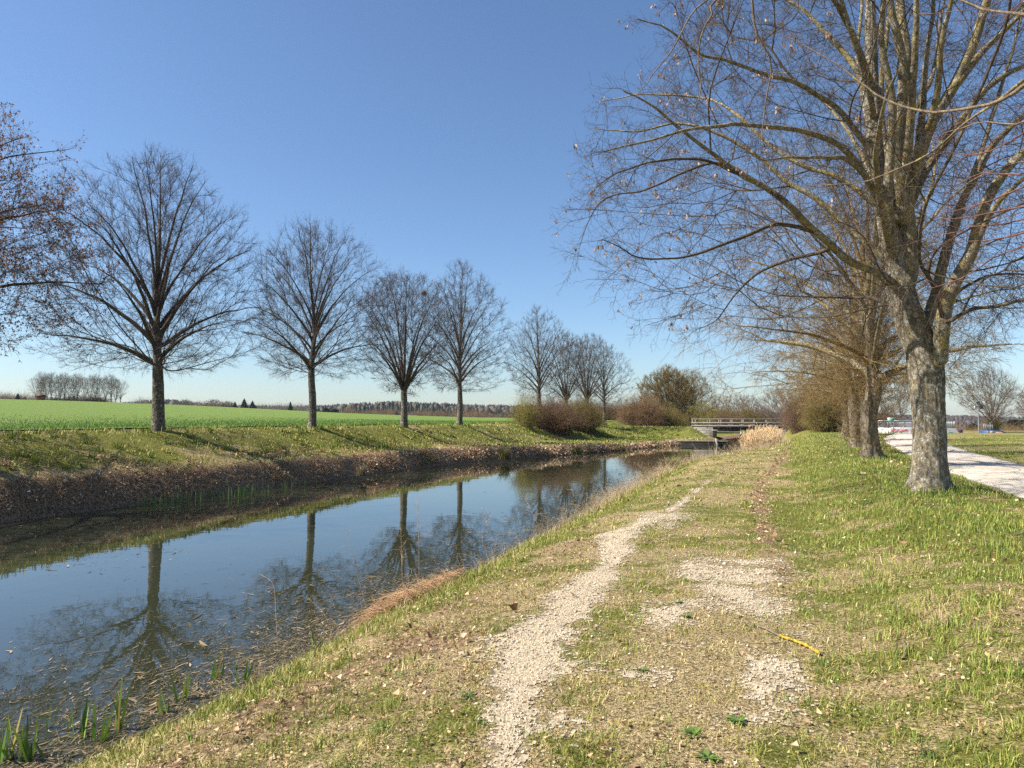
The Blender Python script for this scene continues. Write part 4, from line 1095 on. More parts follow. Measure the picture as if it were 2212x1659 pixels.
def tuft(name, label, cat, pos, n, h, pal, group=None, seed=0, lean=.75, w=.006):
    g = np.random.default_rng(seed); B = np.stack([g.normal(0, h*.16, n), g.normal(0, h*.16, n), np.zeros(n)], 1)
    v, f4, f3, c = blades(g, B, h*g.uniform(.6, 1.25, n), np.full(n, w), np.abs(g.normal(lean, .3, n)), pick(g, pal, n))
    return tag(obj(name, new_mesh(name, v, f4, f3, [M['blade']], False, col=c), None, tuple(pos)), label, cat, group)
SEDGE = [(.22, .22, .06), (.30, .27, .10), (.14, .16, .035), (.42, .34, .18)]
tuft('sedge_tuft', 'round yellow green sedge tuft on the near bank, right of the water', 'sedge', on_ground(1440, 1052, 0) if False else (wr(31.)+.75, 31., hz(wr(31.)+.75, 31.)), 700, .62, SEDGE, None, 4, .8, .009)
# iris shoots in the shallows
def iris(u, v, n, h, label, seed, z=WATER):
    p = gp(u, v, z); g = np.random.default_rng(seed); V, F, C = [], [], []
    for k in range(n):
        b = np.array([*g.normal(0, .035, 2), -.06]); a = g.random()*6.28; s = np.array([math.cos(a), math.sin(a), 0]); d = np.array([*g.normal(0, .16, 2), 1.])
        H = h*g.uniform(.45, 1.15); w = g.uniform(.008, .013); col = np.array([(.14, .25, .035), (.22, .32, .05), (.09, .17, .035), (.42, .33, .10)][g.choice(4, p=[.35, .35, .2, .1])])
        i0 = len(V)
        for t_, ww in ((0, 1.), (.35, 1.1), (.7, .85), (.92, .45), (1., .05)):
            q = b+d*H*t_+np.array([d[0], d[1], 0])*t_*t_*.1
            V += [q-s*w*ww, q+s*w*ww]; C += [col*(1 if t_ > .1 else .7)]*2
        F += [[i0+2*i, i0+2*i+1, i0+2*i+3, i0+2*i+2] for i in range(4)]
    tag(obj('iris_shoots', new_mesh('iris_shoots', np.array(V), np.array(F), None, [M['blade']], False, col=np.array(C)), None, tuple(p)), label, 'iris', 'green iris shoots in the shallows')
IR = [(15, 1640, 5, .34, 'green shoots at the very left edge of the picture near the bottom'), (38, 1634, 4, .42, 'pair of tall straight shoots, second clump from the left corner'),
      (72, 1640, 7, .36, 'thick bright yellow green clump near the bottom left corner'), (112, 1573, 2, .30, 'two dark lone shoots standing farther out in the water'),
      (134, 1578, 2, .38, 'single tall blade standing in open water beside the two dark ones'), (176, 1590, 5, .33, 'clump with a brown stub, right of the tall single blade'),
      (212, 1600, 4, .30, 'shoots leaning to the right beside the brown stubbed clump'), (260, 1578, 6, .42, 'tallest fresh green clump midway along the bottom left water edge'),
      (362, 1540, 5, .24, 'low shoots mixed with browned blades where the bank turns up'), (394, 1512, 4, .34, 'slender dark shoots just above the browned ones'),
      (464, 1465, 4, .30, 'two toned shoots against dark water right of the first trunk reflection'), (520, 1478, 5, .28, 'dark shoots with one orange blade at the bank edge'),
      (682, 1396, 5, .24, 'short shoots under the second trunk reflection')]
for k, (u, v, n, h, lab) in enumerate(IR): iris(u, v, n+(3 if n > 3 else 0), h*1.12, lab, 300+k)
P0s = []
for k, (u, v, n) in enumerate([(372, 1086, 60), (412, 1080, 30), (528, 1070, 70), (640, 1052, 30)]):
    p = gp(u, v, WATER); P0s.append(np.stack([p[0]+rng.normal(0, .15, n), p[1]+rng.normal(0, .7, n), np.full(n, WATER-.05)], 1))
Bq = np.concatenate(P0s); n = len(Bq)
v_, f4, f3, c = blades(rng, Bq, rng.uniform(.3, .55, n), np.full(n, .011), np.abs(rng.normal(.15, .1, n)), pick(rng, [(.13, .21, .05), (.18, .25, .08), (.10, .17, .05)], n))
kind(obj('water_iris', new_mesh('water_iris', v_, f4, f3, [M['blade']], False, col=c)), 'stuff', 'upright green shoots along the far waterline')
# single dead stalks with seed heads
def stalk(pts, label, seed, r=.0035, heads=4):
    o0 = gp(*pts[0], -.62); dist = -o0[0]*math.sin(TH)+o0[1]*math.cos(TH); g = np.random.default_rng(seed)
    q = resample([o0]+[dp(u, v, dist+.05*k) for k, (u, v) in enumerate(pts[1:])], .06)-o0
    A = Acc(); A.add(tube(q, np.linspace(r, r*.5, len(q)), 5)); m = heads*5
    if m:
        i = g.integers(len(q)//2, len(q), m); d = g.normal(0, .5, (m, 3)); d[:, 2] += .7; P_, R_ = arcs(g, q[i], d, g.uniform(.04, .16, m), r*.55, 4, .2); A.add(tubes(P_, R_))
    tag(obj('dead_stalk', A.mesh('dead_stalk', [M['dry_stalk']]), None, tuple(o0)), label, 'dead stalk', 'dead stalks along the near waterline')
stalk([(600, 1392), (596, 1330), (590, 1262), (560, 1300 - 60)], 'bare stalk leaning left in front of the second trunk reflection', 1, .0035, 0)
stalk([(716, 1370), (700, 1325), (662, 1290)], 'arched bare stalk left of the rust coloured sedge heap', 2, .0035, 0)
stalk([(870, 1290), (868, 1215), (866, 1150)], 'tall stalk with seed heads before the third trunk reflection, left of two', 3, .0035, 5)
stalk([(905, 1262), (905, 1180), (903, 1120), (905, 1085)], 'tall stalk with seed heads before the third trunk reflection, right of two', 4, .0035, 5)
stalk([(790, 1305), (760, 1200), (745, 1135)], 'long thin stalk leaning left over open blue water', 5, .003, 1)
stalk([(1075, 1190), (1055, 1140), (1040, 1100)], 'dry stalk right of the fourth trunk reflection', 6, .005, 3)
stalk([(1170, 1148), (1150, 1110), (1135, 1075)], 'brown stalk before the reflection of the thicket', 7, .006, 4)
stalk([(1410, 1052), (1395, 1020), (1370, 1000)], 'branched weed stalk just above the round sedge tuft', 8, .009, 4)

# ------------------------------------------------------------------ scum and drift on the water
n = 90000
Y = np.concatenate([rng.uniform(2, 12, 60000), rng.uniform(12, 48, 30000)]); dd = rng.exponential(1., n); X = wr(Y)+.3-np.abs(dd)*np.interp(Y, [2, 6, 12, 30], [1.3, 1.15, .8, .9])
ok = (fnoise(X, Y, .9, 111, 3)*1.1+.28-np.clip((wr(Y)-X)*.20, 0, .8) > rng.random(n)*.9) & (X < wr(Y)+.2) & (X > wl(Y)+.5)
X, Y = X[ok], Y[ok]
# islands of scum farther out
xi, yi = [], []
for (u, v, su, m) in ((220, 1222, 1.0, 160), (340, 1190, .5, 60), (600, 1060, 2., 150), (1230, 1010, 3., 240), (1330, 1003, 3., 260), (1440, 972, 4., 300), (1540, 972, 4., 400), (1130, 1012, 2.5, 150), (1560, 967, 3., 300), (300, 1100, 1.6, 260), (100, 1128, 1.6, 260), (480, 1075, 1.8, 240), (900, 1018, 3, 200)):
    p = gp(u, v, WATER); xi.append(rng.normal(p[0], su*.9, m)); yi.append(rng.normal(p[1], su*.45 if v > 1100 else su*.9, m))
X = np.concatenate([X]+xi); Y = np.concatenate([Y]+yi); ok = (X > wl(Y)-.1) & (X < wr(Y)+.3); X, Y = X[ok], Y[ok]; n = len(X)
L_ = rng.lognormal(-3.25, .6, n)*np.interp(Y, [3, 12, 40, 90], [1, 1.25, 2.2, 4]); W_ = L_*rng.uniform(.035, .11, n)
a = rng.normal(1.9, .8, n); d = np.stack([np.cos(a), np.sin(a)], 1)
zc = WATER+rng.uniform(.003, .010, n)
P0 = np.stack([X, Y], 1); s = np.stack([-d[:, 1], d[:, 0]], 1); bend = s*(L_*rng.normal(0, .18, n))[:, None]
q = [P0-d*L_[:, None]*.5, P0+bend, P0+d*L_[:, None]*.5]
v = np.stack([np.concatenate([c_+sg*s*W_[:, None]*ww, zc[:, None]], 1) for c_, ww in zip(q, (.5, 1, .4)) for sg in (-1, 1)], 1).reshape(-1, 3)
b = np.arange(n)[:, None]*6; f = np.concatenate([b+np.array([[0, 1, 3, 2]]), b+np.array([[2, 3, 5, 4]])])
col = pick(rng, [(.22, .16, .085), (.15, .11, .06), (.07, .058, .03), (.045, .04, .022), (.32, .25, .15), (.035, .034, .018), (.10, .09, .035), (.05, .05, .025)], n, .3)
M['drift'] = m_attr('water_drift', .6, 0., .3)
kind(obj('floating_debris', new_mesh('floating_debris', v, f, None, [M['drift']], False, col=np.repeat(col, 6, 0))), 'stuff', 'dead reed bits and leaves drifting by the near bank')
# long straws lying in the scum
n2 = 5200; Y2 = np.concatenate([rng.uniform(2, 12, 3600), rng.uniform(12, 40, 1600)]); X2 = wr(Y2)+.2-np.abs(rng.exponential(.75, n2)); ok = X2 > wl(Y2)+1; X2, Y2 = X2[ok], Y2[ok]; n2 = len(X2)
a2 = rng.normal(1.75, .55, n2); d2_ = np.stack([np.cos(a2), np.sin(a2), np.zeros(n2)], 1); B2 = np.stack([X2, Y2, WATER+rng.uniform(.004, .02, n2)], 1)
P2_, R2_ = arcs(rng, B2, d2_, rng.uniform(.08, .38, n2), .0021*np.maximum(1, Y2/9)[:, None], 4, 0., .02); P2_[..., 2] = np.clip(P2_[..., 2], WATER+.003, WATER+.03)
vs_, fs_ = tubes(P2_, R2_); M['straw_wet'] = m_plain('wet_straw', (.27, .20, .115), .7, .5, 6.)
kind(obj('drifting_straw', new_mesh('drifting_straw', vs_, fs_, None, [M['straw_wet']], True)), 'stuff', 'dead stems drifting in the scum by the near bank')
# dark water weed standing just through the surface
n = 3600; Y = np.concatenate([rng.uniform(2.5, 12, 2200), rng.uniform(12, 40, 1400)]); X = wr(Y)-.2-np.abs(rng.normal(0, 1.25, n)); ok = fnoise(X, Y, .8, 131, 2) > .47; X, Y = X[ok], Y[ok]; n = len(X)
d = rng.normal(0, .8, (n, 3)); d[:, 2] = np.abs(d[:, 2])*.35+.1; P_, R_ = arcs(rng, np.stack([X, Y, np.full(n, WATER-.03)], 1), d, rng.uniform(.05, .16, n), .0026*np.maximum(1, Y/9)[:, None], 4, .35)
M['weed'] = m_plain('water_weed', (.035, .032, .018), .6, .3, 10.)
vv, ff_ = tubes(P_, R_); kind(obj('water_weed', new_mesh('water_weed', vv, ff_, None, [M['weed']], True)), 'stuff', 'dark water weed breaking the surface near the bank')

# ------------------------------------------------------------------ far waterline: bramble and dead herbs
M['bramble'] = m_plain('bramble_stem', (.43, .29, .175), .85, .4, 5., spec=.1)
A = Acc(); n = 23000; Y = rng.uniform(11, 92, n)**1.0
e = rng.random(n); X = wl(Y)-.02-np.interp(Y, [10, 20, 26], [.95, .85, .7])*e
dn = fnoise(X, Y, 2.6, 141, 2); ok = rng.random(n) < np.clip((dn-.22)*2.6, .12, 1)
X, Y = X[ok], Y[ok]; n = len(X)
B = np.stack([X, Y, height(X, Y)-.02], 1); d = rng.normal(0, .6, (n, 3)); d[:, 0] += .35; d[:, 2] = rng.uniform(.25, 1.1, n); d /= np.linalg.norm(d, axis=1)[:, None]
lum = fnoise(X, Y, 2.2, 143, 2); Hh = rng.uniform(.18, .48, n)*(0.45+.9*lum)*np.where(rng.random(n) < .05, 1.6, 1)
P_, R_ = arcs(rng, B, d, Hh, .0038*np.maximum(1., Y/24)[:, None], 5, .65, .05); A.add(tubes(P_, R_))
P2, R2 = arcs(rng, P_[:, 2], d+rng.normal(0, .6, (n, 3)), Hh*.5, .0035*np.maximum(1., Y/24)[:, None], 4, .7); A.add(tubes(P2, R2))
kind(obj('bramble_thicket', A.mesh('bramble_thicket', [M['bramble']])), 'stuff', 'reddish brown dead brambles along the far waterline')
n = 13000; i = rng.integers(0, len(P_), n); k = rng.integers(0, 5, n); c_ = P_[i, k]+rng.normal(0, .09, (n, 3)); c_[:, 2] = np.maximum(c_[:, 2], WATER+.01)
dv = rng.normal(0, 1, (n, 3)); dv /= np.linalg.norm(dv, axis=1)[:, None]; s = np.cross(dv, rng.normal(0, 1, (n, 3))); s /= np.linalg.norm(s, axis=1)[:, None]
L_ = rng.uniform(.025, .07, n)[:, None]*np.maximum(1, c_[:, 1]/26)[:, None]
v = np.stack([c_-dv*L_, c_+s*L_*.45, c_+dv*L_, c_-s*L_*.45], 1).reshape(-1, 3); f = np.arange(n*4).reshape(-1, 4)
gsel = fnoise(c_[:, 0], c_[:, 1], 3.4, 145, 2)
col = np.where((gsel > .62)[:, None], pick(rng, [(.14, .15, .04), (.20, .19, .06), (.26, .18, .09)], n, .3), pick(rng, [(.42, .28, .17), (.54, .38, .24), (.28, .18, .11), (.62, .49, .33), (.36, .24, .14)], n, .3))
kind(obj('bank_litter', new_mesh('bank_litter', v, f, None, [M['litter']], False, col=np.repeat(col, 4, 0))), 'stuff', 'withered leaves caught in the brambles of the far bank')
for k, (u, v, h, lab) in enumerate([(1090, 992, .95, 'dark drooping sedge tuft on the far waterline, in front of the brambles'), (1247, 982, .85, 'dark sedge tuft on the far waterline nearest the bridge'), (780, 1028, .6, 'straw sedge tuft on the far waterline below the second trunk')]):
    p = gp(u, v, WATER+.25); tuft('sedge_tuft', lab, 'sedge', p, 260, h, [(.13, .12, .035), (.20, .17, .06), (.09, .085, .03)] if k < 2 else [(.45, .36, .22), (.38, .29, .16)], 'sedge tufts of the far waterline', 50+k, .9, .012)
#PART4
# ------------------------------------------------------------------ thickets
def bush(seed, pos, rx, ry, h, n, label, m, group=None, r=.006, sub=5, name='bush', rz=0.):
    g = np.random.default_rng(seed); a = g.random(n)*6.28; q = np.sqrt(g.random(n))
    b = np.stack([rx*.6*q*np.cos(a), ry*.6*q*np.sin(a)], 1)
    ca, sa = math.cos(rz), math.sin(rz); rot = lambda p: np.stack([p[:, 0]*ca-p[:, 1]*sa, p[:, 0]*sa+p[:, 1]*ca], 1)
    bw = rot(b); z0 = height(bw[:, 0]+pos[0], bw[:, 1]+pos[1], False)-pos[2]
    B = np.concatenate([b, z0[:, None]-.03], 1)
    el = np.arccos(g.random(n)**.8); a2 = a+g.normal(0, .5, n); k = g.uniform(.7, 1.05, n)*(1+.22*np.sin(3*a2+seed)+.12*np.sin(7*a2))
    tip = np.stack([rx*np.sin(el)*np.cos(a2)*k, ry*np.sin(el)*np.sin(a2)*k, h*np.cos(el)*k+.15*h], 1)
    tw = rot(tip[:, :2]); tip[:, 2] = np.maximum(tip[:, 2]+np.minimum(z0, 0)*.5, height(tw[:, 0]+pos[0], tw[:, 1]+pos[1], False)-pos[2]+.1)
    t = np.linspace(0, 1, 6); mid = B*.5+tip*.5; mid[:, 2] += h*.18; mid[:, :2] -= tip[:, :2]*.12
    P = (1-t)[None, :, None]**2*B[:, None]+(2*t*(1-t))[None, :, None]*mid[:, None]+(t**2)[None, :, None]*tip[:, None]
    P[:, 1:] += g.normal(0, .035*h, (n, 5, 3)); A = Acc(); A.add(tubes(P, r*1.6*(1-.7*t)[None]*np.ones((n, 1))))
    for s_ in range(sub):
        i = g.integers(2, 6, n); o = P[np.arange(n), i]; d = P[np.arange(n), i]-P[np.arange(n), i-1]; d /= np.linalg.norm(d, axis=1)[:, None]+1e-9
        d = d+g.normal(0, .75, (n, 3)); d /= np.linalg.norm(d, axis=1)[:, None]; P2, R2 = arcs(g, o, d, g.uniform(.12, .32, n)*h, r*.8, 4, -.1); A.add(tubes(P2, R2))
        d3 = d+g.normal(0, .6, (n, 3)); P3, R3 = arcs(g, P2[:, 2], d3, g.uniform(.06, .16, n)*h, r*.6, 3, 0); A.add(tubes(P3, R3))
    o = obj(name, A.mesh(name, [m]), None, tuple(pos)); o.rotation_euler = (0, 0, rz); return tag(o, label, 'bush', group)
M['shrub_brown'] = m_bark('shrub_brown_twig', (.10, .062, .038), (.21, .135, .08))
M['shrub_red'] = m_bark('shrub_red_twig', (.13, .08, .045), (.27, .175, .095))
M['shrub_olive'] = m_bark('shrub_olive_twig', (.11, .085, .03), (.24, .185, .065))
M['shrub_lime'] = m_bark('shrub_budding_twig', (.15, .12, .035), (.29, .25, .07))
def bp(x, y): return (x, y, hz(x, y))
GT = 'thickets on the far slope'
bush(1, bp(-23.2, 69.0), 1.5, 1.6, 2.9, 200, 'budding yellow green shrub at the left end of the first thicket', M['shrub_lime'], GT, .009, 5)
bush(2, bp(-22.4, 75.), 3.4, 5.2, 2.7, 1200, 'wide brown thicket at the feet of two limes', M['shrub_brown'], GT, .011, 6)
bush(3, bp(-22.2, 85.5), 3.4, 5.6, 2.9, 1200, 'brown olive thicket under the forked lime, right part of the first thicket', M['shrub_olive'], GT, .012, 6)
bush(4, bp(-20.3, 121.), 3.8, 5., 4.3, 1500, 'dense reddish brown bush alone left of the olive trees', M['shrub_red'], GT, .014, 6)
bush(5, bp(-17.5, 126.), 4.2, 5., 3.5, 1200, 'olive bush between the reddish bush and the bridge approach', M['shrub_olive'], GT, .015, 6)
GB = 'shrubs under the right row'
bush(6, (3.2, 97., hz(3.2, 97.)), 2.2, 6., 3.6, 1300, 'brown shrub mass on the right bank close to the bridge', M['shrub_brown'], GB, .012, 6)
bush(7, (4.4, 80., hz(4.4, 80.)), 1.6, 4.5, 3.2, 1300, 'olive brown shrub mass beneath the far end of the right row', M['shrub_olive'], GB, .011, 6)
bush(8, (6.5, 104., hz(6.5, 104.)), 3.2, 7., 5.5, 1400, 'tall tangled shrub behind the far end of the right row', M['shrub_red'], GB, .014, 6)

# ------------------------------------------------------------------ trees beyond the bridge
def pos_at(u, f, z=None):
    p = dp(u, HZ, f); return (p[0], p[1], hz(p[0], p[1]) if z is None else z)
FM = (M['bark_left'], M['limb_left'], M['twig_far'])
OM = (M['bark_row'], M['twig_olive'], M['twig_olive'])
WIDE = np.array([[0, .45], [.12, .75], [.35, 1], [.6, .95], [.8, .72], [.93, .4], [1, .12]])
def far_tree(seed, u, f, H, R, label, mats, npts=420, zf=None, per=3, group='trees around the bridge', prof=WIDE, z=None, L=(.4, .9), tr=.011, lean=(0, 0), leader=False, name='bare_tree', r0=None, up=.3):
    T = lime(seed, H, zf or H*.2, R, r0 or H*.027, npts, 9, prof, leader, bf=.35, tip=.012, lean=lean, step=.6, z0=H*.16)
    p = pos_at(u, f, z)
    return emit(T, name, label, 'tree', (p[0], p[1], p[2]-.1), group, mats, limb_r=.09, limb_max=5, ts=8,
                tw=dict(rmax=.035, per=per, L=L, r=tr, up=up, sub=(.35, .7)), side=2.)
far_tree(501, 1440, 131, 11.8, 5.2, 'broad olive brown tree left of the bridge, many stems', OM, 1500, per=6, tr=.016)
far_tree(502, 1490, 138, 11.8, 4.4, 'thinner dark tree right beside the broad olive one', (M['bark_left'], M['limb_left'], M['twig_olive']), 1100, per=4, tr=.014)
far_tree(503, 1515, 126, 5.5, 3.0, 'small tree with yellow hanging twigs at the left end of the bridge', (M['bark_row'], M['shrub_lime'], M['shrub_lime']), 260, tr=.013)
far_tree(504, 1553, 190, 8.8, 3.6, 'pale bare tree behind the bridge, left of the pair of round ones', FM, 420, tr=.015)
far_tree(505, 1592, 200, 9.6, 4.2, 'round bare tree behind the middle of the bridge', FM, 420, tr=.015)
far_tree(506, 1618, 195, 9.0, 4.0, 'round bare tree behind the bridge, right of the middle one', FM, 420, tr=.015)
far_tree(507, 1640, 230, 7.5, 3.6, 'faint bare tree farthest behind the right half of the bridge', FM, 300, tr=.018)
far_tree(508, 1700, 116, 8.6, 3.6, 'pale tree fanning out left above the right end of the bridge', (M['bark_left'], M['twig_far'], M['twig_far']), 520, tr=.011, lean=(-1.6, 0), up=.5)
far_tree(509, 1735, 128, 8.2, 3.6, 'brown tree right behind the pale fanning one', (M['bark_row'], M['twig_row'], M['twig_row']), 520, tr=.013)
for k, (u, f, rx, h, m, lab) in enumerate([(1568, 150, 4.5, 3.0, 'shrub_brown', 'dark hedge seen beneath the bridge span'), (1545, 170, 6, 4.2, 'shrub_olive', 'olive scrub behind the left half of the bridge'), (1600, 178, 7, 4.3, 'shrub_olive', 'olive scrub behind the middle of the bridge'), (1650, 180, 7, 4.2, 'shrub_brown', 'brown scrub behind the right half of the bridge'), (1340, 190, 9, 4.0, 'shrub_brown', 'hazy scrub on the field edge between the two thickets'), (1290, 230, 9, 4.6, 'shrub_brown', 'hazy bare scrub farther left behind the last far bank lime')]):
    p = pos_at(u, f); bush(600+k, p, rx, 3.5, h, 700, lab, M[m], 'scrub behind the bridge', .02, 5, rz=TH)

# copse on the field and lone trees along its rim
NARROW = np.array([[0, .2], [.3, .55], [.6, .92], [.8, 1], [.93, .7], [1, .3]])
protos = []
for k in range(4):
    H = 9.6; T = lime(700+k, H, 1.7+.8*(k % 2), [2.0, 1.7, 2.2, 3.0][k], .14, 300, 7, NARROW, False, bf=.5, tip=.012, step=.6, z0=1.8)
    protos.append(T)
CO = [76, 86, 93, 100, 109, 121, 129, 138, 149, 158, 166, 181, 193, 205, 213, 227, 239, 249, 259]
ORD = 'leftmost second third fourth fifth sixth seventh eighth ninth tenth eleventh twelfth thirteenth fourteenth fifteenth sixteenth seventeenth eighteenth rightmost'.split()
made = {}
for k, u in enumerate(CO):
    v_ = 3 if k in (0, 18) else k % 3
    f = 232+(k*37 % 11)-5; p = pos_at(u, f); zb = EYE+(HZ-(871.+.026*(u-76)))/F*f-.3; p = (p[0], p[1], zb)
    lab = f'{ORD[k]} bare trunk from the left in the copse on the field' if 0 < k < 18 else f'{ORD[k]} tree of the copse on the field, crown leaning outwards'
    sc = .97+.08*math.sin(k*2.1)-(.12 if k in (0, 18, 5) else 0)
    if v_ not in made:
        t = emit(protos[v_], 'copse_tree', lab, 'tree', p, 'copse on the green field', FM, limb_r=.3, limb_max=0, ts=7, tw=dict(rmax=.035, per=2, L=(.4, .9), r=.009, up=.4, sub=(.4, .75)), side=2.)
        made[v_] = t
    else: t = dup(made[v_], p, k*1.3, 1., lab)
    t.scale = (sc*1.02, sc*1.02, sc)
p = pos_at(170, 236); n0 = np.array(p); zb = EYE+(HZ-873)/F*236-.3
bush(720, (p[0], p[1], zb+.2 if False else hz(p[0], p[1])), 13, 2., 2.6, 900, 'low brown undergrowth at the feet of the copse', M['shrub_brown'], None, .02, 4, rz=TH)
# raised hide at the copse
p = pos_at(87, 222); zb = EYE+(HZ-872.5)/F*222
t = thing('raised_hide', 'small red brown wooden hunting hide at the left end of the copse', 'hide', (p[0], p[1], zb-.3), TH)
M['hide'] = m_plain('hide_boards', (.13, .05, .028), .85, .3, 4.); M['hide_leg'] = m_plain('hide_posts', (.12, .08, .05), .85)
m = MB(); [m.bar((x, y, 0), (x*.8, y*.8, 1.5), .12, .12) for x in (-.7, .7) for y in (-.7, .7)]; m.build('leg_frame', M['hide_leg'], t)
m = MB(); m.box(-.9, .9, -.9, .9, 1.4, 2.6); m.build('cabin', M['hide'], t, bevel=.02)
m = MB(); m.add([(-1.1, -1.1, 2.6), (1.1, -1.1, 2.6), (1.1, 1.1, 2.6), (-1.1, 1.1, 2.6), (-1.1, 0, 3.15), (1.1, 0, 3.15)], [(0, 1, 5, 4), (2, 3, 4, 5), (0, 3, 2, 1)], [(1, 2, 5), (3, 0, 4)]); m.build('roof', M['hide'], t)
# conifers
M['needle'] = m_plain('conifer_needles', (.022, .034, .020), .9, .5, 1.5)
M['pine'] = m_plain('pine_needles', (.035, .055, .020), .9, .4, 1.5)
def conifer_mesh(seed, H, R, mt, name='crown', round_=False):
    g = np.random.default_rng(seed); n = 900; t = g.random(n)**.8; a = g.random(n)*6.28
    prof = (np.sin(np.pi*np.clip(t, .02, 1)**.8)**.6 if round_ else (1-t)**.85)*(1+.25*np.sin(t*40))
    r = R*prof; base = np.stack([r*.15*np.cos(a), r*.15*np.sin(a), H*(.08+.9*t)], 1); d = np.stack([np.cos(a), np.sin(a), g.uniform(-.35, .25, n)], 1)
    s = np.stack([-np.sin(a), np.cos(a), g.normal(0, .3, n)], 1); L_ = (r*g.uniform(.6, 1.1, n)+.08*H*.3)[:, None]; W_ = L_*.28+.05
    v = np.stack([base, base+d*L_*.6+s*W_, base+d*L_, base+d*L_*.6-s*W_], 1).reshape(-1, 3); v[2::4, 2] -= L_[:, 0]*.15
    return new_mesh(name, v, np.arange(4*n).reshape(-1, 4), None, [mt], False)
def conifer(u, vtop, vbase, f, wid, label, mt='needle', round_=False, group='dark conifers on the skyline'):
    H = (vbase-vtop)/F*f; p = pos_at(u, f, EYE+(HZ-vbase)/F*f)
    t = thing('conifer_tree', label, 'conifer', p, 0, group)
    v, f_ = tube(np.array([(0, 0, -.6), (0, 0, H*.5), (0, 0, H*.95)]), np.array([.03*H, .02*H, .006*H]), 6); obj('trunk', new_mesh('trunk', v, f_, None, [M['bark_row']], True), t)
    obj('crown', conifer_mesh(int(u), H, wid/F*f/2, M[mt], 'crown', round_), t)
conifer(507, 867, 886, 420, 12, 'small conifer left of the tall spruce on the field rim')
conifer(527, 860, 887, 420, 17, 'tallest dark spruce on the skyline right of the first trunk')
conifer(545, 865, 887, 425, 16, 'bushy spruce touching the tall one on its right')
conifer(627, 867, 889, 420, 11, 'lone narrow spruce just left of the second trunk')
conifer(704, 881, 893, 400, 13, 'low dark conifer in the field, left of two', round_=True)
conifer(722, 883, 893, 402, 17, 'low dark conifer in the field, right of two', round_=True)
conifer(857, 887, 899, 430, 9, 'tiny conifer just left of the third trunk')
conifer(37, 849, 871, 300, 15, 'dark pine on the skyline at the left edge')
conifer(53, 856, 872, 305, 10, 'smaller pine between the left edge and the copse')
conifer(2101, 914, 936, 240, 24, 'broad dark pine behind the lamp on the right', 'pine', True, 'pines behind the skate park')
conifer(2192, 906, 936, 210, 46, 'wide olive pine at the right edge behind the skate ramp', 'pine', True, 'pines behind the skate park')
conifer(2165, 912, 936, 225, 24, 'pine left of the wide one at the right edge', 'pine', True, 'pines behind the skate park')
far_tree(801, 400, 420, 5.2, 5.2, 'low round bare tree on the field rim right of the first trunk', FM, 240, group='bare trees on the field rim', z=EYE+(HZ-884)/F*420, tr=.03, L=(.6, 1.2))
far_tree(802, 460, 420, 6.2, 5.8, 'largest round bare tree on the field rim', FM, 280, group='bare trees on the field rim', z=EYE+(HZ-886)/F*420, tr=.03, L=(.6, 1.2))
far_tree(803, 490, 425, 5.0, 3.6, 'bare tree between the largest round one and the spruces', FM, 200, group='bare trees on the field rim', z=EYE+(HZ-886)/F*425, tr=.03, L=(.6, 1.2))
# right-hand field
far_tree(811, 2141, 82, 7.2, 3.1, 'two stemmed bare tree behind the solar lamp', (M['bark_row'], M['limb_big'], M['twig_far']), 620, zf=1.3, group='trees beyond the road', tr=.0085, z=hz(*pos_at(2141, 82)[:2]), per=3, up=.4)
far_tree(812, 1946, 84, 4.8, 1.35, 'young slim tree in front of the graffiti ramp', FM, 240, zf=1.6, group='trees beyond the road', tr=.007, prof=NARROW, leader=True, r0=.06, L=(.25, .5), up=.5)
far_tree(813, 2228, 90, 5.5, 1.7, 'bare tree cut off by the right edge of the picture', FM, 240, group='trees beyond the road', tr=.01)
far_tree(814, 1912, 128, 5., 2.2, 'pale bare tree glimpsed left of the playground sign', FM, 260, group='trees beyond the road', tr=.012, z=-.8)
bush(820, (*pos_at(2145, 84)[:2], hz(*pos_at(2145, 84)[:2])), .9, .9, 1.9, 260, 'yellow twigged shrub round the feet of the two stemmed tree', M['shrub_lime'], None, .008, 4)
bush(821, (*pos_at(1908, 112)[:2], hz(*pos_at(1908, 112)[:2])), 3., 2., 2.6, 500, 'brown scrub left of the playground sign', M['shrub_brown'], None, .012, 5, rz=TH)

# ------------------------------------------------------------------ hills and far woods
def m_hill():
    t = NT('wooded_hill'); c = t.geo(); n = t.noise(c, .02, 5, .7); f = t.noise(c, .12, 4, .7)
    col = t.mix(t.ramp(n, .4, .65), (.030, .036, .026), (.075, .062, .046)); col = t.mix(t.math('MULTIPLY', t.ramp(f, .4, .7), .5), col, (.09, .078, .055))
    t.bsdf(col, .95); return t.m
M['hill'] = m_hill()
def ridge(name, us, vtop, f, depth, below, tree_h, seed):
    uu = np.linspace(us[0], us[-1], 90); g = np.random.default_rng(seed); rows = []
    vt = np.interp(uu, us, vtop)+(fnoise(uu, uu*0, 60, seed)-.5)*3.
    for k, (df, dz) in enumerate(((-depth, -below), (-depth*.5, -below*.45), (-depth*.12, -2.), (0, 0), (depth*.6, -4))):
        ff = f+df
        q = np.array([dp(a, HZ, ff)[:2] for a in uu]); z = EYE+(HZ-vt)/F*f-tree_h*.8+dz
        rows.append(np.concatenate([q, z[:, None]], 1))
    R = np.array(rows); nv = R.shape[1]
    i = np.arange(len(rows)-1)[:, None]*nv+np.arange(nv-1)[None]
    kind(obj(name, new_mesh(name, R.reshape(-1, 3), np.stack([i, i+1, i+nv+1, i+nv], -1).reshape(-1, 4), None, [M['hill']], True)), 'structure')
    return R
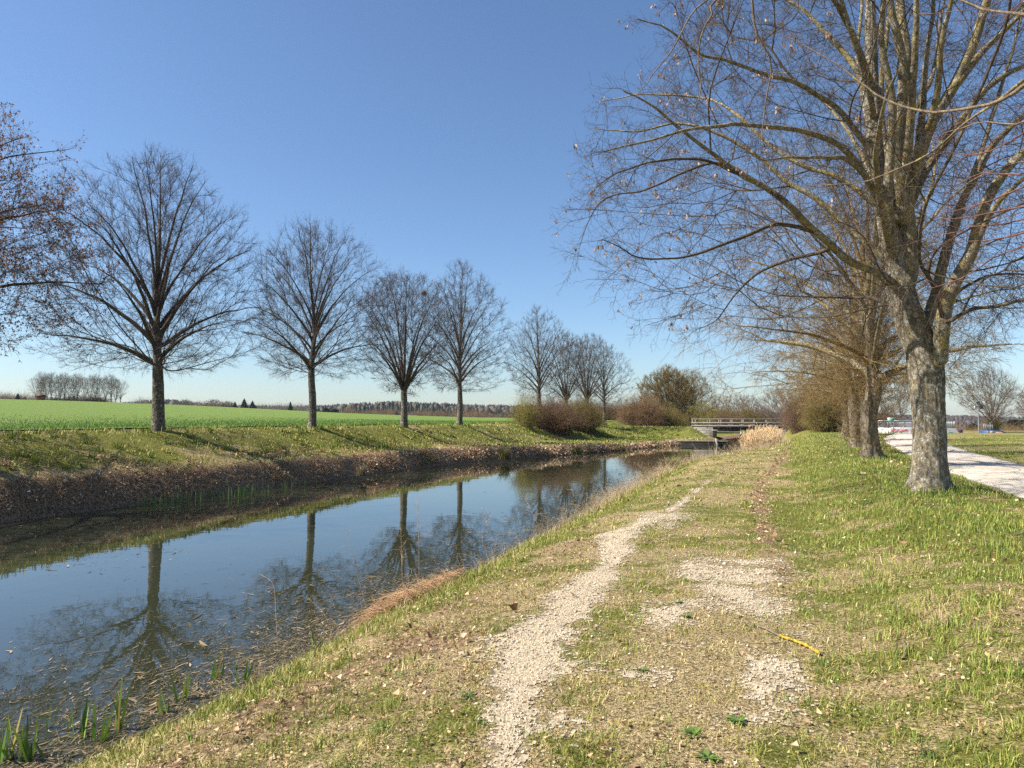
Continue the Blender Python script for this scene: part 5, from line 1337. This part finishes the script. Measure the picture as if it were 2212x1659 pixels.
def wood(name, R, n, h, pal, seed, label, con=.5):
    g = np.random.default_rng(seed); r_ = g.random(n)*(R.shape[0]-1.001); c_ = g.random(n)*(R.shape[1]-1.001)
    i = r_.astype(int); j = c_.astype(int); fi = (r_-i)[:, None]; fj = (c_-j)[:, None]
    P = (R[i, j]*(1-fi)+R[i+1, j]*fi)*(1-fj)+(R[i, j+1]*(1-fi)+R[i+1, j+1]*fi)*fj
    dist = np.hypot(P[:, 0], P[:, 1]); cn = fnoise(P[:, 0], P[:, 1], 90, seed, 2) < con
    H = h*g.uniform(.6, 1.2, n); W = H*np.where(cn, g.uniform(.16, .26, n), g.uniform(.3, .5, n)); K = 7
    a = np.arange(K)*2*np.pi/K; V = []; 
    for t, wc, wd in ((-.1, .8, .35), (.18, 1., .85), (.5, .62, 1.), (.8, .28, .72), (1., .02, .12)):
        w = np.where(cn, wc, wd)*W
        jit = g.uniform(.6, 1.35, (n, K)); V.append(np.stack([P[:, 0:1]+w[:, None]*jit*np.cos(a), P[:, 1:2]+w[:, None]*jit*np.sin(a), np.repeat((P[:, 2]+H*t)[:, None], K, 1)+g.normal(0, .05, (n, K))*H[:, None]], -1))
    V = np.stack(V, 1); b = (np.arange(n)*5*K)[:, None, None]; i = (np.arange(4)*K)[None, :, None]; j = np.arange(K)[None, None]; j2 = (j+1) % K
    f = np.stack([b+i+j, b+i+j2, b+i+K+j2, b+i+K+j], -1).reshape(-1, 4)
    col = np.where(cn[:, None], pick(g, pal[0], n, .25), pick(g, pal[1], n, .25))
    return kind(obj(name, new_mesh(name, V.reshape(-1, 3), f, None, [M['litter']], False, col=np.repeat(col, 5*K, 0))), 'stuff', label)
CON = [(.022, .034, .024), (.030, .044, .030), (.018, .028, .022)]; DEC = [(.085, .068, .052), (.105, .085, .066), (.07, .058, .045), (.12, .092, .07)]
R1 = ridge('far_hills', [200, 280, 350, 420, 520, 640, 760, 850, 960, 1060, 1150, 1260, 1400, 1560, 1760], [880, 873, 869, 874, 880, 881, 876, 872, 876, 879, 880, 886, 892, 894, 896], 1050, 420, 11, 8, 3)
wood('far_forest', R1, 9000, 9, (CON, DEC), 5, 'dark forest covering the low hills on the left', .56)
R2 = ridge('wooded_hill', [1600, 1760, 1900, 1990, 2080, 2160, 2260, 2400], [899, 898, 897, 896.5, 897, 901, 902, 903], 1300, 700, 55, 10, 8)
wood('hill_forest', R2, 9000, 8, (CON, [(.075, .058, .05), (.09, .07, .06), (.06, .05, .042)]), 9, 'bare wood covering the hill on the right', .30)
# hedge of bare scrub beyond the field and beyond the playground
def scrub(name, u0, u1, f0, f1, zb, n, h, pal, seed, label):
    g = np.random.default_rng(seed); uu = g.uniform(u0, u1, n); ff = g.uniform(f0, f1, n)
    q = np.array([dp(a, HZ, b) for a, b in zip(uu, ff)]); q[:, 2] = np.interp(uu, [k[0] for k in zb], [k[1] for k in zb]); q[:, 2] = EYE+(HZ-q[:, 2])/F*ff
    hh = h*(.45+.9*fnoise(uu, ff*0, 14, seed, 2))*g.uniform(.6, 1.2, n)
    m = 14; B = np.repeat(q, m, 0); hm = np.repeat(hh, m); d = g.normal(0, .38, (n*m, 3)); d[:, 2] = 1; d /= np.linalg.norm(d, axis=1)[:, None]
    B[:, :2] += g.normal(0, .25, (n*m, 2))*hm[:, None]; B[:, 2] -= .4
    P, R = arcs(g, B, d, hm*g.uniform(.6, 1.15, n*m), .00009*np.repeat(ff, m)[:, None], 4, .0); A = Acc(); A.add(tubes(P, R))
    for q_ in range(2):
        P2, R2_ = arcs(g, P[:, 1+q_], d+g.normal(0, .5, d.shape), hm*.45, .00007*np.repeat(ff, m)[:, None], 3, 0); A.add(tubes(P2, R2_))
    kind(obj(name, A.mesh(name, [pal])), 'stuff', label)
scrub('field_hedge', 300, 660, 425, 450, [(300, 882), (660, 890)], 300, 4.6, M['twig_far'], 21, 'thin bare hedge along the top of the green field')
scrub('edge_scrub', -40, 80, 300, 330, [(-40, 871), (80, 874)], 130, 4.2, M['shrub_brown'], 22, 'bare scrub on the skyline at the left edge')
scrub('hedge_line', 720, 1130, 420, 470, [(720, 893), (1130, 902)], 260, 3.6, M['shrub_brown'], 23, 'brown scrub at the far end of the field')
scrub('valley_scrub', 1990, 2300, 150, 230, [(1990, 944), (2300, 944)], 420, 3.1, M['shrub_red'], 24, 'reddish bare scrub behind the skate park')
scrub('far_scrub', 1240, 1430, 230, 300, [(1240, 905), (1430, 906)], 240, 5., M['twig_far'], 25, 'bare scrub behind the last limes of the far bank')

# ------------------------------------------------------------------ bridge
M['timber'] = m_plain('weathered_timber', (.25, .225, .19), .85, .25, 3., .3); M['steel'] = m_plain('dark_steel', (.035, .03, .028), .6, .4, 2.)
M['deck'] = m_plain('dark_deck', (.16, .135, .11), .9, .3, 2.)
def m_masonry(name, a, b):
    t = NT(name); c = t.coord(); mp = t.n('ShaderNodeMapping', Vector=c); mp.inputs['Rotation'].default_value = (math.pi/2, 0, 0)
    br = t.n('ShaderNodeTexBrick', Vector=mp.outputs[0], Scale=1., Color1=(*a, 1), Color2=(*b, 1), Mortar=(.10, .09, .075, 1)); br.inputs['Mortar Size'].default_value = .025
    br.inputs['Brick Width'].default_value = .9; br.inputs['Row Height'].default_value = .34
    n = t.noise(c, 2.2, 5, .7); col = t.mix(t.math('MULTIPLY', t.ramp(n, .45, .75), .6), br.outputs['Color'], (.16, .15, .12))
    t.bsdf(col, .9, n, .5, .03, .15); return t.m
M['ashlar'] = m_masonry('limestone_ashlar', (.42, .385, .32), (.31, .285, .24)); M['concrete'] = m_plain('black_wet_concrete', (.012, .011, .010), .8, .5, 1.5); M['quay_top'] = m_plain('mossy_coping', (.15, .14, .07), .9, .4, 2.); M['cap'] = m_plain('pale_coping', (.40, .38, .33), .85, .25, 2.)
BY = 103.6
t = thing('canal_bridge', 'small road bridge over the canal with pale timber railings', 'bridge', (-4.8, BY, 0))
bx = lambda X: X+4.8
m = MB(); m.box(bx(-8.75), bx(-1.05), .1, 4.0, .05, .48); m.build('girder', M['steel'], t, bevel=.02)
m = MB(); m.box(bx(-10.9), bx(1.3), -.06, 4.2, .482, .60); m.build('deck', M['deck'], t, bevel=.02)
m = MB(); m.box(bx(-10.9), bx(-7.95), -.05, 4.1, -2.2, .48); m.build('abutment', M['ashlar'], t, bevel=.03)
m = MB(); m.box(bx(-1.75), bx(1.35), .0, 4.1, -2.2, .20); m.box(bx(-1.0), bx(1.35), .03, 4.05, .203, .48); m.build('abutment', M['ashlar'], t, bevel=.03)
m = MB(); m.box(bx(-7.88), bx(-7.50), -.45, .0, -1.6, .03); m.build('pillar', M['concrete'], t, bevel=.02)
m = MB(); m.box(bx(-8.1), bx(-7.3), -.5, .05, .03, .12); m.build('pillar_cap', M['cap'], t, bevel=.02)
for side, yy in ((0, 0.), (1, 4.05)):
    for k, X in enumerate([-10.7, -8.72, -7.2, -5.7, -4.2, -2.7, -1.15, 1.05]):
        m = MB(); m.bar((bx(X), yy, .40), (bx(X), yy, 1.55), .12, .14, (0, 1, 0))
        if 1 < k < 7: m.bar((bx(X-.42), yy-.02, .45), (bx(X-.08), yy-.02, 1.15), .08, .08, (0, 1, 0))
        m.build('railing_post', M['timber'], t, bevel=.01)
    m = MB(); m.box(bx(-10.85), bx(1.15), yy-.10, yy+.10, 1.553, 1.64); m.build('top_rail', M['timber'], t, bevel=.01)
    m = MB(); m.box(bx(-10.85), bx(1.15), yy-.12, yy-.075, 1.02, 1.16); m.build('middle_rail', M['timber'], t, bevel=.01)
    m = MB(); m.box(bx(-10.85), bx(1.15), yy-.12, yy-.075, .63, .74); m.build('lower_rail', M['timber'], t, bevel=.01)
t = thing('quay_wall', 'black concrete quay jutting from the far bank before the bridge', 'quay', (-7.7, 80.4, -.12))
m = MB(); m.box(-3, 3.0, -.9, 1.6, -2.2, -.66); m.build('wall', M['concrete'], t, bevel=.03)
m = MB(); m.box(-3.05, 3.05, -.95, 1.65, -.658, -.58); m.build('coping', M['quay_top'], t, bevel=.02)
m = MB(); m.bar((0, 0, -.5), (-.25, .1, .75), .18, .12, (0, 1, 0)); o = m.build('leaning_post', M['timber'], None, (-5.6, 79.2, WATER)); tag(o, 'grey plank leaning against the black quay', 'post')
m = MB(); m.box(-.25, .25, -.25, .25, -1.4, .12); o = m.build('stone_marker', M['cap'], None, (-4.4, 108.6, -.2), bevel=.04); tag(o, 'white stone block seen under the bridge beside the dark pillar', 'stone')

# ------------------------------------------------------------------ playground on the right
def cam_frame(u, f, z): p = pos_at(u, f, z); return p
M['galv'] = m_plain('galvanised_bars', (.36, .37, .38), .45, .15, 3., 0, .5, .6); M['white'] = m_plain('white_painted_ply', (.72, .70, .68), .6, .12, 3.)
M['g_cyan'] = m_plain('spray_cyan', (.18, .55, .68), .5, .2, 5.); M['g_purple'] = m_plain('spray_purple', (.10, .07, .17), .5, .3, 3.); M['g_pink'] = m_plain('spray_pink', (.55, .20, .22), .5, .4, 5.)
M['g_green'] = m_plain('spray_green', (.08, .42, .24), .5, .3, 5.); M['g_teal'] = m_plain('spray_teal', (.10, .36, .38), .5, .3, 5.); M['g_orange'] = m_plain('spray_orange', (.55, .33, .14), .5, .3, 5.); M['g_blue'] = m_plain('spray_blue', (.04, .09, .22), .5, .3, 4.)
def disc(m, x, z, rx, rz, y=0., n=14, th=.012):
    a = np.arange(n)*2*np.pi/n; c = np.stack([x+rx*np.cos(a), np.full(n, y), z+rz*np.sin(a)], 1); b = c.copy(); b[:, 1] -= th
    i = np.arange(n); j = (i+1) % n; v = np.concatenate([c, b, [[x, y-th, z]]]); m.add(v, np.stack([i, j, n+j, n+i], -1), np.stack([n+i, n+j, np.full(n, 2*n)], -1))
RF = 80.; p = pos_at(1923, RF); zb = hz(p[0], p[1]); W_ = (2082-1923)/F*RF; zb = EYE+(HZ-937.5)/F*RF
t = thing('skate_ramp', 'long graffiti covered skate ramp with a tall bar railing', 'skate ramp', (p[0], p[1], zb-.05), TH)
hR = .68
m = MB(); pr = [(0, 0), (W_-.95, 0), (W_-.2, 0), (W_-.45, .12), (W_-.7, .33), (W_-.9, hR), (0, hR)]
n = len(pr); v = np.array([(x, 0, z) for x, z in pr]+[(x, 3., z) for x, z in pr]); i = np.arange(n); j = (i+1) % n
m.add(v, np.stack([i, j, n+j, n+i], -1)); c0 = len(v)
m.add(np.array([(x, 0, z) for x, z in pr]+[(.5*W_, 0, .3)]), (), np.stack([j, i, np.full(n, n)], -1)); m.build('ramp_body', M['white'], t)
m = MB(); [disc(m, 2.55+.42*k, .30+.05*math.sin(k*2), .27, .24, -.02) for k in range(7)]; m.build('graffiti', M['g_cyan'], t)
m = MB(); m.box(2.2, 5.4, -.012, -.002, .03, hR-.03); m.build('graffiti', M['g_purple'], t)
m = MB(); [disc(m, .3+.33*k, .36+.12*math.cos(k*1.7), .24, .15, -.004) for k in range(5)]; m.build('graffiti', M['g_pink'], t)
m = MB(); [disc(m, .5+.5*k, .12, .3, .09, -.006) for k in range(3)]; m.build('graffiti', M['g_green'], t)
m = MB(); [disc(m, 5.7+.4*k, .12+.06*k, .26, .05, -.004) for k in range(3)]; m.build('graffiti', M['g_teal'], t)
m = MB(); m.box(W_-.35, W_+.35, .8, 2.6, 0, .5); m.build('side_block', M['g_purple'], t, bevel=.02)
def rail(t, x0, x1, y, z0, z1, step=.125):
    m = MB(); m.box(x0, x1, y-.03, y+.03, z1, z1+.06); m.box(x0, x1, y-.03, y+.03, z0+.04, z0+.09)
    for x in np.arange(x0, x1+.01, step): m.box(x-.014, x+.014, y-.014, y+.014, z0+.093, z1-.003)
    for x in np.linspace(x0, x1, 6): m.box(x-.035, x+.035, y-.045, y-.0305, z0, z1)
    return m.build('railing', M['galv'], t)
rail(t, .1, W_-.9, .2, hR, hR+.78); rail(t, .1, W_-.9, 2.85, hR, hR+.78)
m = MB(); m.box(W_-.92, W_-.86, .2, 2.85, hR+.78, hR+.84); [m.box(W_-.91, W_-.87, y, y+.03, hR, hR+.777) for y in np.arange(.3, 2.85, .14)]; m.build('railing', M['galv'], t)
p = pos_at(2137, 79); W2 = (2183-2137)/F*79
t = thing('skate_wedge', 'low blue and orange graffiti wedge ramp at the right', 'skate ramp', (p[0], p[1], EYE+(HZ-940.5)/F*79), TH)
m = MB(); m.add([(0, 0, 0), (W2, 0, 0), (W2*.62, 0, .5), (0, 0, .5), (0, 2, 0), (W2, 2, 0), (W2*.62, 2, .5), (0, 2, .5)], [(0, 1, 2, 3), (5, 4, 7, 6), (0, 4, 5, 1), (1, 5, 6, 2), (2, 6, 7, 3), (3, 7, 4, 0)]); m.build('ramp_body', M['g_blue'], t)
m = MB(); disc(m, W2*.45, .2, .5, .16, -.003); disc(m, .25, .3, .2, .18, -.003); m.build('graffiti', M['g_orange'], t)
m = MB(); disc(m, W2*.66, .12, .4, .1, -.017); m.build('graffiti', M['g_cyan'], t)
rail(t, .45, W2*.62, 1.7, .5, 1.15, .12)
t = thing('solar_lamp', 'slim lamp post with a tilted solar panel beyond the road', 'lamp', pos_at(2113.5, 79, EYE+(HZ-939.5)/F*79), TH)
m = Acc(); m.add(tube([(0, 0, -.2), (0, 0, 1.6), (0, 0, 2.95)], [.06, .055, .045], 10)); obj('pole', m.mesh('pole', [M['galv']]), t)
M['solar'] = m_plain('solar_cells', (.025, .03, .045), .25, .2, 6., 0, .6)
m = MB(); m.bar((-.08, -.05, 3.58), (.28, -.18, 2.78), .06, .78, (0, 1, .35)); o = m.build('solar_panel', M['solar'], t, bevel=.008)
m = MB(); m.box(-.32, -.05, .02, .2, 2.8, 3.1); m.build('battery_box', M['white'], t, bevel=.02)
m = MB(); m.bar((-.02, 0, 3.02), (-.75, 0, 3.2), .05, .05); m.box(-.98, -.62, -.08, .08, 3.2, 3.27); m.build('lamp_arm', M['galv'], t)
t = thing('notice_board', 'white and green notice board left of the skate ramp', 'sign', pos_at(1924, 78, EYE+(HZ-938)/F*78), TH)
m = MB(); m.box(-.30, -.25, 0, .05, 0, 1.75); m.box(.25, .30, 0, .05, 0, 1.75); m.build('post', M['galv'], t)
m = MB(); m.box(-.34, .34, -.03, -.003, 1.33, 1.78); m.build('board', M['white'], t)
m = MB(); m.box(-.30, .30, -.037, -.032, 1.37, 1.47); m.box(.06, .30, -.037, -.032, 1.5, 1.72); m.build('green_print', M['g_green'], t)
# ------------------------------------------------------------------ air
hm_, hnt, hout = mat('thin_haze')
pv_ = hnt.nodes.new('ShaderNodeVolumePrincipled'); pv_.inputs['Color'].default_value = (.80, .88, 1., 1); pv_.inputs['Density'].default_value = .00008; pv_.inputs['Anisotropy'].default_value = .3
hnt.links.new(pv_.outputs[0], hout.inputs['Volume'])
m = MB(); m.box(-1700, 1900, -120, 2300, -75, 32); kind(m.build('haze', hm_), 'stuff', 'thin blue haze in front of the far woods')
# ------------------------------------------------------------------ light, air, lens
SUN_EL, SUN_AZ = 44., -19.6-97.          # azimuth clockwise from +Y
w = bpy.data.worlds.new("World"); scene.world = w; w.use_nodes = True
nt = w.node_tree; nt.nodes.clear()
sk = nt.nodes.new('ShaderNodeTexSky'); sk.sky_type = 'NISHITA'; sk.sun_disc = False
sk.sun_elevation = math.radians(SUN_EL); sk.sun_rotation = math.radians(SUN_AZ)
sk.air_density = 1.0; sk.dust_density = .5; sk.ozone_density = 6.0; sk.altitude = 0
bg = nt.nodes.new('ShaderNodeBackground'); bg.inputs[1].default_value = .079
wo = nt.nodes.new('ShaderNodeOutputWorld')
nt.links.new(sk.outputs[0], bg.inputs[0]); nt.links.new(bg.outputs[0], wo.inputs[0])
sun = bpy.data.lights.new('sun', 'SUN'); sun.energy = 5.; sun.angle = math.radians(.53); sun.color = (1., .94, .84)
so = bpy.data.objects.new('sun', sun); COL.objects.link(so)
az, el = math.radians(SUN_AZ), math.radians(SUN_EL)
sd = Vector((math.sin(az)*math.cos(el), math.cos(az)*math.cos(el), math.sin(el)))
so.rotation_euler = sd.to_track_quat('Z', 'Y').to_euler(); so.location = sd*60
cam = bpy.data.cameras.new('camera'); cam.sensor_width = 36.; cam.lens = 36*F/2212; cam.clip_end = 20000; cam.clip_start = .05
co = bpy.data.objects.new('camera', cam); COL.objects.link(co)
co.location = (0, 0, EYE); co.rotation_euler = (math.pi/2+PITCH, 0, TH)
scene.camera = co
vs = scene.view_settings; vs.view_transform = 'Standard'; vs.look = 'None'; vs.exposure = 1.05; vs.gamma = 1.
scene.render.film_transparent = False
scene.cycles.max_bounces = 6; scene.cycles.diffuse_bounces = 3; scene.cycles.glossy_bounces = 3; scene.cycles.transmission_bounces = 3
scene.cycles.caustics_reflective = False; scene.cycles.caustics_refractive = False

scene.cycles.use_denoising = False
